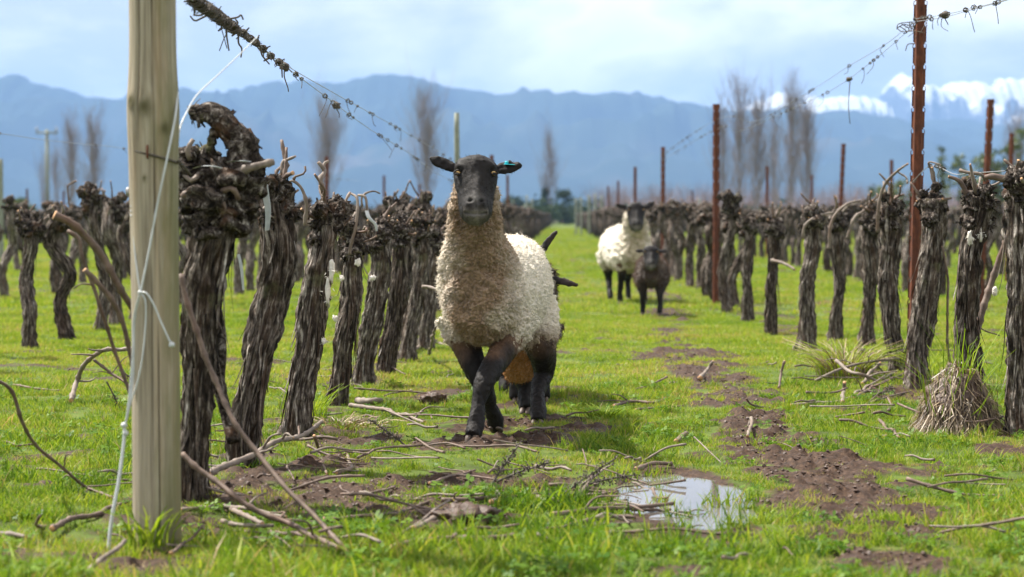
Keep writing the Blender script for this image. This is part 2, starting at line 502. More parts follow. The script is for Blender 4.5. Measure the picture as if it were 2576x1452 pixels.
# ------------------------------------------------------------------ mountains
def mat_hills():
    m, t, b = material('forested_hills', rough=1.0, spec=0.0)
    co = obj_co(t)
    c = t.ramp(t.noise(co, 0.004, 6, 0.62), [(0.32, (0.016, 0.026, 0.018)), (0.55, (0.026, 0.038, 0.026)), (0.74, (0.05, 0.055, 0.04))])
    c = t.mix(t.rng(t.noise(co, 0.0017, 4, 0.6), 0.60, 0.70, 0, 0.5), c, (0.12, 0.09, 0.07, 1))
    t.l.new(c, b.inputs['Base Color'])
    return m

def mat_snow():
    m, t, b = material('snow_and_rock', rough=0.9, spec=0.1)
    co = obj_co(t)
    ge = t.add('ShaderNodeNewGeometry'); sp = t.add('ShaderNodeSeparateXYZ'); t.l.new(ge.outputs['Normal'], sp.inputs[0])
    sp2 = t.add('ShaderNodeSeparateXYZ'); t.l.new(co, sp2.inputs[0])
    k = t.math('ADD', t.math('MULTIPLY', t.noise(co, 0.009, 7, 0.72), 0.9), t.rng(sp.outputs[2], 0.3, 0.9, -0.2, 0.35))
    k = t.math('ADD', k, t.rng(sp2.outputs[2], 180, 420, -0.35, 0.25))
    c = t.mix(t.rng(k, 0.46, 0.62), (0.05, 0.06, 0.08, 1), (0.60, 0.62, 0.65, 1))
    t.l.new(c, b.inputs['Base Color'])
    return m

def mountain(name, D, depth, prof, mat, label, seed, rough, slope=1.0):
    px = np.array([p[0] for p in prof], float); py = np.array([p[1] for p in prof], float)
    az = np.concatenate([np.linspace(-.75, -.3, 60)[:-1], np.linspace(-.3, .25, 620), np.linspace(.25, .75, 60)[1:]])                       # tan of the azimuth from the rows
    pxs = 1410 + az * FPX
    h = np.interp(pxs, px, py)
    ext = 255 + 40 * fbm(np.stack([az * 9, az * 0, az * 0], 1), seed + 3, 3)
    wgt = np.clip(np.minimum((pxs - px[0] + 900) / 900, (px[-1] + 900 - pxs) / 900), 0, 1)
    h = h * wgt + ext * (1 - wgt)
    Hh = (545 - h) / FPX * D + CAM_H
    fb_ = fbm(np.stack([az * 60, az * 0, az * 0], 1), seed + 5, 6, .6)
    Hh = Hh * (1 + rough * (.35 * fb_ - .12 * np.abs(fb_)))
    nd = 46; t = np.linspace(-1, 1, nd)                      # -1 foot in front, 0 ridge, 1 foot behind
    A, T = np.meshgrid(az, t); Hg = np.repeat(Hh[None], nd, 0)
    yy = D + T * depth; xx = A * D * (1 + .0 * T)
    shape = np.maximum(0, 1 - np.abs(T)) ** slope
    p = np.stack([xx.ravel() * .0011, yy.ravel() * .0011, np.zeros(xx.size)], 1)
    rid = 1 - np.abs(fbm(p * 2.0, seed, 5, .55)) * 1.5
    z = Hg.ravel() * shape.ravel() * (1 + (rid - .6) * .42 * np.clip(np.abs(T.ravel()) * 3, 0, 1)) - 14 * (np.abs(T.ravel()) > .97)
    i2 = (np.arange(nd - 1)[:, None] * len(az) + np.arange(len(az) - 1)[None]).ravel()
    mb = MB(); mb.add(np.stack([xx.ravel(), yy.ravel(), z], 1), np.stack([i2, i2 + 1, i2 + len(az) + 1, i2 + len(az)], 1).tolist())
    return tag(mb.build(name, mat, None, name != 'snow_mountains'), label, kind='structure')
HM = mat_hills()
mountain('foothills', 5000, 1500, [(-300, 215), (0, 190), (50, 185), (110, 205), (200, 238), (330, 238), (450, 205), (560, 215), (660, 197), (720, 195), (840, 190), (950, 190),
    (1060, 182), (1130, 212), (1250, 225), (1380, 210), (1500, 220), (1600, 228), (1680, 235), (1780, 262), (1850, 258), (1950, 262), (2040, 280), (2140, 275), (2230, 295),
    (2330, 330), (2450, 375), (2576, 395), (2900, 410)], HM, 'blue hazy forested foothills along the horizon', 40, .06, .85)
mountain('far_hills', 5600, 1500, [(-300, 330), (1700, 320), (1950, 300), (2100, 305), (2200, 312), (2300, 300), (2400, 300), (2480, 308), (2576, 318), (2900, 330)], HM,
    'paler blue hills between the foothills and the snow', 55, .10, .85)
mountain('snow_mountains', 6600, 1500, [(-300, 330), (1500, 300), (1700, 285), (1850, 262), (1950, 240), (2050, 245), (2120, 250), (2180, 228), (2240, 196), (2290, 213), (2330, 225), (2420, 206),
    (2480, 200), (2576, 207), (2900, 230)], mat_snow(), 'bright snow covered mountains behind the blue hills', 70, .22, .8)

# ------------------------------------------------------------------ the air
hb = bmesh.new(); bmesh.ops.create_cube(hb, size=1)
for v in hb.verts: v.co = Vector((v.co.x * 21000, 4200 + v.co.y * 10200, 270 + v.co.z * 560))
hme = bpy.data.meshes.new('haze'); hb.to_mesh(hme); hb.free()
hm = bpy.data.materials.new('haze_air'); hm.use_nodes = True
ht = NT(hm.node_tree); ht.n.clear()
pvn = ht.add('ShaderNodeVolumePrincipled')
ht.set(pvn, Color=(0.28, 0.485, 0.87, 1), Density=1.9e-4, Anisotropy=0.0)
ho = ht.add('ShaderNodeOutputMaterial'); ht.l.new(pvn.outputs[0], ho.inputs['Volume'])
hme.materials.append(hm)
tag(link('haze', hme), 'thin blue air between the vineyard and the mountains', kind='stuff')

# ------------------------------------------------------------------ grass
rng = np.random.default_rng(4)
def blades(n, size, hmin, hmax, w, lean, seed, tmin=.1, tmax=.85, dry=.09, segs=3):
    r = np.random.default_rng(seed); mb = MB()
    ang = r.uniform(0, 2 * np.pi, n); rad = size * np.sqrt(r.uniform(0, 1, n))
    bx, by = rad * np.cos(ang), rad * np.sin(ang)
    hgt = r.uniform(hmin, hmax, n) * r.uniform(.6, 1.1, n); la = r.uniform(0, 2 * np.pi, n); le = np.abs(r.normal(lean, lean * .6, n))
    tint = np.where(r.uniform(0, 1, n) < dry, r.uniform(.9, 1.0, n), r.uniform(tmin, tmax, n)); ww = w * r.uniform(.6, 1.5, n)
    fa = r.uniform(0, 2 * np.pi, n)
    for k in range(n):
        dv = np.array([math.cos(la[k]), math.sin(la[k]), 0]); sv = np.array([math.cos(fa[k]), math.sin(fa[k]), 0]) * ww[k]
        v = []
        for s in range(segs):
            q = s / segs
            c = np.array([bx[k], by[k], 0]) + dv * le[k] * hgt[k] * q * q + np.array([0, 0, hgt[k] * (q - .18 * le[k] * q * q)]) - np.array([0, 0, .008])
            wq = 1 - q * .55; v += [c - sv * wq, c + sv * wq]
        v.append(np.array([bx[k], by[k], -.008]) + dv * le[k] * hgt[k] + np.array([0, 0, hgt[k] * (1 - .18 * le[k])]))
        f = [(2 * s, 2 * s + 1, 2 * s + 3, 2 * s + 2) for s in range(segs - 1)] + [(2 * segs - 2, 2 * segs - 1, 2 * segs)]
        mb.add(v, f, 0, tint=np.full(len(v), tint[k]))
    return mb

def clovers(n, size, seed):
    r = np.random.default_rng(seed); mb = MB()
    for k in range(n):
        a, q = r.uniform(0, 6.28), size * math.sqrt(r.uniform()); c = np.array([q * math.cos(a), q * math.sin(a), r.uniform(.012, .04)])
        R0 = r.uniform(.006, .013); tilt = r.normal(0, .35, 2); ti = r.uniform()
        for l in range(3):
            b0 = r.uniform(0, .4) + l * 2.09; d = np.array([math.cos(b0), math.sin(b0), 0]); e = np.array([-d[1], d[0], 0])
            pts = [c, c + d * R0 * .7 + e * R0 * .6, c + d * R0 * 1.35 + e * R0 * .35, c + d * R0 * 1.35 - e * R0 * .35, c + d * R0 * .7 - e * R0 * .6]
            pts = [p + np.array([0, 0, (p - c)[0] * tilt[0] + (p - c)[1] * tilt[1]]) for p in pts]
            mb.add(pts, [(0, 1, 2, 3, 4)], 0, tint=np.full(5, ti))
        mb.add([c * [1, 1, 0] - [.001, 0, .005], c * [1, 1, 0] + [.001, 0, -.005], c], [(0, 1, 2)], 0, tint=np.full(3, ti))
    return mb

tuftcol = bpy.data.collections.new('tuft_sources')
def tuft(mb, mat, k):
    o = bpy.data.objects.new('tuft_%02d' % k, mb.mesh('grass_tuft', [mat], False)); tuftcol.objects.link(o)
k = 0
for s in range(4): tuft(blades(75, .075, .018, .05, .0019, .55, 100 + s, .15, .8), M['grass'], k); k += 1        # 0-3 short fine grass
for s in range(3): tuft(blades(48, .06, .04, .095, .0025, .5, 120 + s, .1, .75), M['grass'], k); k += 1          # 4-6 longer blades
for s in range(2): tuft(clovers(26, .07, 140 + s), M['clover'], k); k += 1                                       # 7-8 clover
tuft(blades(30, .08, .01, .035, .0016, 1.5, 150, .2, 1, .5), M['grass'], k); k += 1                              # 9 thin, half dry
for s in range(2): tuft(blades(60, .10, .02, .05, .0028, .6, 160 + s, .3, .86, .08, 2), M['grass'], k); k += 1   # 10-11 for farther off

def scatter(d0, d1, per_m2, far):
    area = .43 * (d1 * d1 - d0 * d0) + 3.0 * (d1 - d0)
    n = int(area * per_m2)
    d = np.sqrt(rng.uniform(d0 * d0, d1 * d1, n)); half = .43 * d + 1.5
    x = rng.uniform(-1, 1, n) * half - .03 * d
    m, p = mud_at(x, d), pud_at(x, d)
    patch = fbm(xy3(x, d, .9), 77, 3)
    pf = pud_at(x, d + .28)
    keep = (rng.uniform(0, 1, n) > np.clip(m * 1.0, 0, .76)) & (rng.uniform(0, 1, n) > np.clip(p * 6, 0, .90)) & (rng.uniform(0, 1, n) > np.clip(pf * 3, 0, .45))
    u = rng.uniform(0, 1, n)
    if far:
        idx = rng.integers(10, 12, n)
    else:
        idx = np.where(u < .60, rng.integers(0, 4, n), np.where(u < .80, rng.integers(4, 7, n), np.where(u < .875, rng.integers(7, 9, n), 9)))
        idx = np.where((p > .1), rng.integers(4, 7, n), idx)
        idx = np.where((m > .3), np.where(u < .7, 9, rng.integers(0, 4, n)), idx)
    sc = rng.uniform(.75, 1.25, n) * (1 + .25 * patch) * (1 - .35 * np.clip(m * 1.5, 0, 1)) * (1 - .45 * np.clip(pf * 3, 0, 1) * (p < .08))
    worn = np.exp(-(((x + .30) / .34) ** 2 + ((d - 7.85) / .75) ** 2)); sc = sc * (1 - .55 * worn); keep = keep & ~((idx >= 4) & (idx <= 6) & (worn > .35))
    pat = .16 * fbm(xy3(x, d, 1.7), 91, 3) + .10 * fbm(xy3(x, d, .35), 92, 2) + .30 * np.clip(m, 0, 1)
    return np.stack([x, d], 1)[keep], idx[keep], sc[keep], pat[keep]
chunks = []
for d0, d1, q, far, s in ((3.2, 6.3, 250, 0, 1.05), (6.3, 10.5, 250, 0, .72), (10.5, 18, 125, 1, .85), (18, 34, 26, 1, 1.35), (34, 75, 6, 1, 2.0), (75, 150, 1.3, 1, 3.2)):
    a, b_, c_, p_ = scatter(d0, d1, q, far); chunks.append((a, b_, c_ * s, p_))
gp = np.concatenate([c[0] for c in chunks]); gi = np.concatenate([c[1] for c in chunks]); gs = np.concatenate([c[2] for c in chunks])
me = bpy.data.meshes.new('grass')
me.from_pydata(np.stack([gp[:, 0], gp[:, 1], ground_z(gp[:, 0], gp[:, 1])], 1).tolist(), [], [])
for nm, typ, arr in (('tuft_index', 'INT', gi.astype(np.int32)), ('tuft_scale', 'FLOAT', gs), ('patch', 'FLOAT', np.concatenate([c[3] for c in chunks])), ('tuft_turn', 'FLOAT', rng.uniform(0, 6.28, len(gs)))):
    at = me.attributes.new(nm, typ, 'POINT'); at.data.foreach_set('value', arr)
grass = tag(link('grass', me), 'short bright green grass and clover covering the ground', 'grass', kind='stuff')
ng = bpy.data.node_groups.new('grass_scatter', 'GeometryNodeTree')
ng.interface.new_socket('Geometry', in_out='INPUT', socket_type='NodeSocketGeometry'); ng.interface.new_socket('Geometry', in_out='OUTPUT', socket_type='NodeSocketGeometry')
gi_, go_ = ng.nodes.new('NodeGroupInput'), ng.nodes.new('NodeGroupOutput')
ci = ng.nodes.new('GeometryNodeCollectionInfo'); ci.inputs[0].default_value = tuftcol; ci.inputs[1].default_value = True; ci.inputs[2].default_value = True
ip = ng.nodes.new('GeometryNodeInstanceOnPoints'); ip.inputs['Pick Instance'].default_value = True
def named(n, typ):
    q = ng.nodes.new('GeometryNodeInputNamedAttribute'); q.data_type = typ; q.inputs[0].default_value = n; return q.outputs[0]
cx_ = ng.nodes.new('ShaderNodeCombineXYZ'); ng.links.new(named('tuft_turn', 'FLOAT'), cx_.inputs[2])
e2r = ng.nodes.new('FunctionNodeEulerToRotation'); ng.links.new(cx_.outputs[0], e2r.inputs[0])
ng.links.new(gi_.outputs[0], ip.inputs['Points']); ng.links.new(ci.outputs[0], ip.inputs['Instance'])
ng.links.new(named('tuft_index', 'INT'), ip.inputs['Instance Index']); ng.links.new(e2r.outputs[0], ip.inputs['Rotation'])
ng.links.new(named('tuft_scale', 'FLOAT'), ip.inputs['Scale']); ng.links.new(ip.outputs[0], go_.inputs[0])
md = grass.modifiers.new('scatter', 'NODES'); md.node_group = ng
# ------------------------------------------------------------------ vines
def trunk_part(path, rad, seed, sides=32, rings=80, ridge=1.0):
    p, r = spline(path, rings, rad)
    r = r * .76
    hh = np.linspace(0, 1, rings); wv = np.stack([vnoise(np.stack([hh * 5 + j * 31, hh * 0, hh * 0 + seed], 1), seed + 9) for j in (0, 1)] + [hh * 0], 1)
    p = p + wv * .011 * np.sin(hh * 3.1)[:, None]
    s = np.concatenate([[0], np.cumsum(np.linalg.norm(np.diff(p, axis=0), axis=1))]); L = s[-1]
    r = r * (1 + .12 * vnoise(np.stack([s * 6, s * 0, s * 0 + seed], 1), seed + 6)) * (1 + .45 * np.exp(-s / .05))
    tw = np.random.default_rng(seed).uniform(-1.6, 1.6)
    def disp(th, ss):
        a = th + tw * ss
        c, n_ = np.cos(a).ravel(), np.sin(a).ravel(); v = ss.ravel()
        k = r.mean() / .065
        d = .017 * k * vnoise(np.stack([c * 1.1, n_ * 1.1, v * 6], 1), seed)
        d += .0115 * ridge * (1 - 2 * np.abs(vnoise(np.stack([c * 4.6, n_ * 4.6, v * 8], 1), seed + 1)))
        d += .007 * ridge * vnoise(np.stack([c * 9, n_ * 9, v * 16], 1), seed + 2)
        d += .0045 * ridge * vnoise(np.stack([c * 19, n_ * 19, v * 40], 1), seed + 3)
        return d.reshape(th.shape)
    v, f = tube(p, r, sides, disp)
    return p, r, v, f, barkco(rings, sides, s)

def ribbons(mb, p, r, seed, n, lo=.15, hi=.95):
    """strips of bark peeling off a trunk"""
    g = np.random.default_rng(seed); N = len(p)
    for k in range(n):
        i = int(g.uniform(lo, hi) * (N - 1)); a = g.uniform(0, 6.28); L = g.uniform(.07, .34); w = g.uniform(.003, .011)
        d = np.array([math.cos(a), math.sin(a), 0]); e = np.array([-d[1], d[0], 0]); out = g.uniform(.002, .045)
        v = []; m = 6
        for q in range(m):
            t = q / (m - 1); c = p[max(0, i - int(t * L / 1.0 * N))] * [1, 1, 0] + [0, 0, p[i][2] - t * L]
            c = c + d * (r[i] + .004 + out * t * t) + e * math.sin(t * 3 + k) * .006
            v += [c - e * w * (1 - .7 * t), c + e * w * (1 - .7 * t)]
        co = np.array([[math.cos(a) * .07 + .01 * (j % 2), math.sin(a) * .07, (v[j][2]) * .12] for j in range(2 * m)])
        mb.add(v, [(2 * q, 2 * q + 1, 2 * q + 3, 2 * q + 2) for q in range(m - 1)], 0, barkco=co)

def gnarl(mb, c, rad, seed, sub=3, amp=.30):
    amp = amp * 1.15
    v0, f = ico(sub); rad = np.asarray(rad) if np.ndim(rad) else np.array([rad] * 3)
    q = v0 * rad; k = 1 / max(rad.mean(), .02)
    d = 1 + amp * (1 - 2.2 * np.abs(vnoise(q * k * 1.5 + seed, seed))) + amp * .6 * vnoise(q * k * 3.6, seed + 1) + amp * .4 * vnoise(q * k * 8, seed + 2)
    mb.add(np.asarray(c) + q * d[:, None], f)

def flakes(mb, c, rad, seed, n, L=.03):
    """shreds of loose bark lying on a knob"""
    g = np.random.default_rng(seed)
    for k in range(n):
        d = g.normal(0, 1, 3); d /= np.linalg.norm(d); b = np.asarray(c) + d * rad * g.uniform(.85, 1.12)
        t = np.cross(d, g.normal(0, 1, 3)) - np.array([0, 0, .5]); t -= d * t.dot(d) * .8; t /= np.linalg.norm(t) + 1e-9; l = L * g.uniform(.4, 1.3); w = np.cross(d, t) * l * g.uniform(.07, .20)
        o = d * g.uniform(-.1, .45)
        v = [b - w, b + w, b + t * l * .5 + o * l * .3 + w * .9, b + t * l * .5 + o * l * .3 - w * .8, b + t * l + o * l + w * .5, b + t * l + o * l - w * .6]
        mb.add(v, [(0, 1, 2, 3), (3, 2, 4, 5)])

def cane_mesh(pts, r0, r1, seed, sides=7, knots=.06, wob=.006, cut=True, mats=2):
    g = np.random.default_rng(seed); pts = np.asarray(pts, float)
    L = np.linalg.norm(np.diff(pts, axis=0), axis=1).sum(); n = int(max(5, min(70, L / .012)))
    p = spline(pts, n); s = np.linspace(0, L, n)
    w = np.stack([vnoise(np.stack([s * 7, s * 0 + j * 9, s * 0], 1), seed) for j in range(3)], 1) * wob * np.sin(np.linspace(0.15, 3.0, n))[:, None]
    p = p + w
    r = np.linspace(r0, r1, n)
    ph = g.uniform(0, knots); r = r * (1 + .42 * np.exp(-(((s + ph) % knots - knots / 2) / .006) ** 2))
    v, f = tube(p, r, sides)
    m = [0] * (len(f) - 2 * sides) + [1 if cut else 0] * (2 * sides)
    mb = MB(); mb.add(v, f, m); return mb, p

def spur(parent, pts, r0, r1, seed, pale=False, name='spur'):
    mb, _ = cane_mesh(pts, r0, r1, seed, 6, .035, .007)
    return mb.build(name, [M['pale' if pale else 'cane'], M['cut']], parent)

def vine(base, path, rad, seed, label, group=None, detail=2, heads=None, spurs=None, nspur=5, name='grape_vine', head_r=.085):
    """base: world xyz; path: points relative to base; heads: list of (offset, radius)"""
    g = np.random.default_rng(seed); head_r = head_r * .86
    root = thing(name, base, label, 'vine', group)
    sides, rings, sub = ((60, 130, 4), (32, 70, 3), (18, 34, 2))[2 - detail]
    p, r, v, f, co = trunk_part(path, rad, seed, sides, rings)
    mb = MB(); mb.add(v, f, 0, barkco=co); mb.build('trunk', M['bark'], root)
    if detail:
        mb = MB(); ribbons(mb, p, r, seed + 5, 44 if detail == 2 else 20); o = mb.build('peeling_bark', M['bark'], root, False); o['kind'] = 'stuff'
    top = p[-1]
    if heads is None:
        heads = [((0, 0, -.03), head_r * .72)]
        for k in range(int(g.integers(9, 14))):
            a = g.uniform(0, 6.28); q = g.uniform(.4, 1.0) * head_r
            heads.append(((q * math.cos(a) * .8, q * math.sin(a) * 1.3, g.uniform(-.11, .06)), head_r * g.uniform(.22, .52)))
    mb = MB()
    for k, (o, hr) in enumerate(heads):
        gnarl(mb, top + np.array(o), hr, seed * 3 + k, sub if np.mean(hr) > .03 else max(2, sub - 1), .34)
        if detail: flakes(mb, top + np.array(o), np.mean(hr), seed + 40 + k, 30 if detail == 2 else 12)
    mb.build('head', M['head'], root, detail < 2 or True)
    if spurs is None:
        for k in range(nspur):
            a = g.uniform(0, 6.28); e = g.uniform(-.1, 1.1); L = g.uniform(.03, .12); c = top + np.array([0, 0, g.uniform(-.05, .03)])
            d = np.array([math.cos(a) * math.cos(e) * .7, math.sin(a) * math.cos(e), math.sin(e)])
            q = c + d * (head_r * .6 + L * .5) + g.normal(0, .012, 3); t = c + d * (head_r * .8 + L) + np.array([0, 0, .02]) + g.normal(0, .01, 3)
            q = q + g.normal(0, .012, 3); spur(root, [c + d * head_r * .4, c + d * head_r * .4 + (q - c - d * head_r * .4) * .9, q, q + (t - q) * .12, t], g.uniform(.006, .010), g.uniform(.0035, .006), seed + 60 + k, g.uniform() < .3)
    else:
        for k, sp in enumerate(spurs):
            spur(root, [np.asarray(q) for q in sp[0]], sp[1], sp[2], seed + 60 + k, sp[3])
    return root

def copy_tree(o, parent=None):
    c = o.copy(); COL.objects.link(c); c.parent = parent
    for ch in o.children: copy_tree(ch, c)
    return c

def from_px(bx, by, pts, d=None, dd=0.0):
    """base on the ground at (bx, by); pts in the picture at the base's distance, as offsets from the base"""
    b = G(bx, by); b[2] = -.02; d = b[1] if d is None else d
    out = [np.zeros(3)]
    for k, (x, y) in enumerate(pts): out.append(P(x, y, d + dd * (k + 1) / len(pts)) - b)
    return b, out

# --- the row beside the wooden post
b, path = from_px(478, 1268, [(485, 1100), (497, 900), (515, 740), (538, 600), (548, 500)])
def rel(x, y, dz=0.0): return P(x, y, b[1] + dz) - b
t1 = path[-1]
v1 = vine(b, path, [.052, .052, .056, .066, .078, .085], 11, 'thick old vine with a horse-head shaped arm, right behind the round wooden post', 'vines', 2,
    heads=[(rel(548, 500) - t1, .085), (rel(575, 455) - t1, (.075, .08, .06)), (rel(500, 430) - t1, (.055, .06, .055)), (rel(610, 470) - t1, .055), (rel(488, 397) - t1, (.042, .05, .028)), (rel(520, 398) - t1, (.03, .04, .02)),
           (rel(545, 560) - t1, (.075, .08, .05)), (rel(600, 520) - t1, .05), (rel(500, 500) - t1, .05), (rel(480, 460) - t1, .04), (rel(630, 430) - t1, .04)],
    spurs=[([rel(590, 440, -.06), rel(640, 425, -.08), rel(690, 408, -.06)], .013, .010, True), ([rel(480, 400, -.05), rel(470, 375, -.06), rel(485, 352, -.05)], .010, .007, True),
           ([rel(490, 500, -.06), rel(470, 488, -.07), rel(458, 494, -.06)], .012, .009, False), ([rel(540, 505, -.08), rel(560, 515, -.1), rel(558, 545, -.08)], .010, .008, False),
           ([rel(560, 480, -.09), rel(590, 470, -.1), rel(600, 500, -.08)], .009, .007, False), ([rel(500, 440, -.07), rel(480, 452, -.08), rel(465, 440, -.06)], .009, .006, True)])
amb = MB()   # the raised arm
arm, ar = spline([rel(600, 445), rel(612, 400), rel(608, 360), rel(575, 325), rel(545, 300), rel(520, 285), rel(496, 284)], 60, [.05, .043, .045, .042, .036, .032, .022])
vv, ff = tube(arm, ar, 30, lambda th, s: (.012 * vnoise(np.stack([np.cos(th).ravel() * 2.2, np.sin(th).ravel() * 2.2, s.ravel() * 14], 1), 5) + .007 * vnoise(np.stack([np.cos(th).ravel() * 5, np.sin(th).ravel() * 5, s.ravel() * 30], 1), 6)).reshape(th.shape))
amb.add(vv, ff)
gnarl(amb, rel(612, 362), .042, 301, 3); gnarl(amb, rel(500, 282), (.026, .03, .022), 302, 3); gnarl(amb, rel(540, 335), (.014, .02, .018), 303, 3); gnarl(amb, rel(533, 355), (.012, .016, .02), 304, 3); gnarl(amb, rel(527, 378), (.016, .02, .02), 305, 3)
for k, (x, y) in enumerate(((615, 365), (590, 335), (560, 305), (505, 285))): flakes(amb, rel(x, y), .034, 310 + k, 26)
amb.build('arm', M['head'], v1)
sbm, _ = cane_mesh([rel(545, 780, .05), rel(552, 870, .07), rel(548, 960, .07), rel(570, 1050, .05), rel(588, 1110, .02)], .017, .020, 15, 9, .3, .01, False)
sbm.build('side_stem', [M['head'], M['cut']], v1)

NEAR_L = [
    # base, trunk places, radii, head radius
    ((612, 1180), [(615, 1080), (650, 920), (672, 800), (700, 650), (690, 520), (700, 470)], [.05, .052, .06, .055, .062, .060, .06], .07, 'leaning vine with green lichen on its trunk, next behind the horse-head vine'),
    ((748, 1095), [(752, 1000), (775, 880), (790, 760), (812, 640), (822, 535)], [.062, .062, .06, .055, .056, .065], .085, 'stout twisted vine with a mossy knotted head, third behind the wooden post'),
    ((850, 1015), [(855, 930), (872, 820), (890, 700), (885, 590)], [.045, .044, .05, .055, .055], .075, 'slim vine with white wool snagged on its bark, fourth behind the wooden post'),
    ((912, 970), [(918, 900), (940, 800), (955, 690), (955, 570)], [.055, .05, .055, .058, .06], .085, 'straight vine holding a white plastic tie, fifth behind the wooden post'),
    ((968, 942), [(978, 880), (995, 780), (1012, 660), (1010, 570)], [.05, .048, .052, .055, .055], .08, 'vine with a broad shaggy head, sixth behind the wooden post'),
    ((1022, 905), [(1030, 840), (1050, 740), (1062, 640), (1060, 575)], [.05, .05, .048, .052, .055], .08, 'leaning vine beside the white shouldered ewe, seventh behind the wooden post'),
    ((1072, 880), [(1078, 800), (1085, 700), (1100, 600)], [.05, .045, .048, .055], .08, 'vine half hidden by the ewe, eighth behind the wooden post')]
near_l = [v1]
for k, (bp, pts, rad, hr, lab) in enumerate(NEAR_L):
    b, path = from_px(bp[0], bp[1], pts)
    near_l.append(vine(b, path, rad, 21 + k, lab, 'vines', 2 if k < 5 else 1, head_r=hr, nspur=8))

# --- the row with the rusty notched post
NEAR_R = [
    ((2310, 978), [(2308, 900), (2322, 800), (2345, 650), (2350, 560), (2350, 500)], [.075, .062, .065, .07, .072, .08], .085, 'silver grey vine touching the rusty notched post, wide knotted head'),
    ((2445, 1075), [(2440, 960), (2432, 800), (2440, 650), (2462, 540), (2460, 495)], [.07, .055, .05, .055, .06, .065], .075, 'vine rising out of the dry straw mound'),
    ((2572, 1095), [(2566, 980), (2562, 800), (2562, 620), (2568, 500), (2566, 465)], [.07, .06, .055, .06, .065, .065], .085, 'pale vine with a long sideways arm, nearest neighbour of the straw mound vine'),
    ((2262, 940), [(2258, 890), (2240, 800), (2238, 680), (2240, 570), (2240, 520)], [.055, .05, .05, .055, .06, .07], .09, 'vine just behind the rusty notched post with a cane bent over to it'),
    ((2180, 872), [(2185, 800), (2192, 720), (2190, 600), (2195, 540)], [.06, .05, .05, .055, .06], .095, 'second vine behind the rusty notched post'),
    ((2098, 855), [(2104, 780), (2110, 700), (2102, 600), (2108, 550)], [.045, .042, .042, .05, .055], .09, 'third vine behind the rusty notched post, slim trunk'),
    ((2028, 885), [(2028, 800), (2030, 720), (2045, 620), (2045, 550)], [.062, .06, .056, .058, .06], .10, 'fourth vine behind the rusty notched post, thick as a fence post'),
    ((1940, 842), [(1942, 780), (1944, 700), (1946, 620), (1945, 560)], [.052, .046, .046, .05, .055], .10, 'fifth vine behind the rusty notched post'),
    ((1880, 808), [(1882, 740), (1880, 660), (1888, 600), (1886, 560)], [.062, .055, .05, .055, .06], .10, 'sixth vine behind the rusty notched post')]
near_r = []
for k, (bp, pts, rad, hr, lab) in enumerate(NEAR_R):
    b, path = from_px(bp[0], bp[1], pts)
    near_r.append(vine(b, path, rad, 51 + k, lab, 'vines', 2 if k < 4 else 1, head_r=hr, nspur=8))
# long bent canes still on the vines
def vine_cane(root, pts, r0, r1, seed, pale=True, name='cane'):
    b = np.array(root.location)
    mb, _ = cane_mesh([P(*q) - b for q in pts], r0 * .72, r1 * .7, seed, 7, .07, .010)
    return mb.build(name, [M['pale' if pale else 'cane'], M['cut']], root)
r0d, r1d, r2d, r3d, r4d = [near_r[k].location[1] for k in range(5)]
vine_cane(near_r[3], [(2208, 585, r3d - .05), (2212, 530, r3d - .08), (2225, 470, r3d - .1), (2255, 432, r3d - .2), (2284, 412, r3d - .4)], .014, .007, 71)
vine_cane(near_r[3], [(2258, 432, r3d - .2), (2275, 445, r3d - .25), (2282, 462, r3d - .3)], .007, .006, 72)
vine_cane(near_r[4], [(2085, 625, r4d - .1), (2092, 560, r4d - .12), (2120, 520, r4d - .1), (2165, 505, r4d)], .016, .010, 73)
vine_cane(near_r[4], [(2130, 600, r4d - .12), (2150, 555, r4d - .14), (2180, 520, r4d - .05)], .016, .011, 74)
vine_cane(near_r[6], [(2020, 600, near_r[6].location[1] - .1), (2028, 560, near_r[6].location[1] - .12), (2060, 540, near_r[6].location[1] - .1), (2095, 535, near_r[6].location[1])], .014, .011, 75)
vine_cane(near_r[2], [(2556, 480, r2d - .03), (2530, 450, r2d - .05), (2500, 440, r2d - .05), (2478, 445, r2d - .04)], .03, .014, 76, False, 'arm')
vine_cane(near_r[1], [(2446, 880, r1d + .02), (2470, 790, r1d + .05), (2500, 700, r1d + .1), (2530, 620, r1d + .1), (2556, 540, r1d + .1), (2578, 470, r1d + .1)], .022, .013, 77, False)
vine_cane(near_r[1], [(2440, 500, r1d), (2418, 465, r1d - .02), (2385, 445, r1d - .02)], .018, .009, 78, False, 'arm')
vine_cane(near_r[0], [(2352, 470, r0d), (2340, 430, r0d), (2335, 412, r0d - .02), (2366, 415, r0d - .05)], .010, .005, 79)
vine_cane(near_r[0], [(2370, 620, r0d - .05), (2385, 740, r0d - .02), (2382, 850, r0d), (2395, 935, r0d)], .007, .010, 80, False, 'hanging_bark')
vine_cane(near_r[1], [(2415, 428, r1d), (2440, 432, r1d - .02), (2470, 440, r1d - .02), (2478, 455, r1d)], .010, .008, 81)
d3, d4, d5 = near_l[2].location[1], near_l[3].location[1], near_l[4].location[1]
vine_cane(near_l[2], [(768, 598 - 30, d3 - .08), (775, 520, d3 - .1), (760, 475, d3 - .1), (735, 455, d3 - .1), (728, 470, d3 - .08)], .012, .006, 82)
vine_cane(near_l[2], [(740, 455, d3 - .1), (745, 440, d3 - .1), (770, 432, d3 - .1), (768, 418, d3 - .1)], .007, .005, 83, False)
vine_cane(near_l[2], [(815, 480, d3 - .05), (808, 455, d3 - .05), (815, 430, d3), (800, 408, d3)], .014, .010, 84)
vine_cane(near_l[2], [(815, 430, d3), (822, 410, d3 + .02), (828, 405, d3 + .02)], .009, .007, 85)
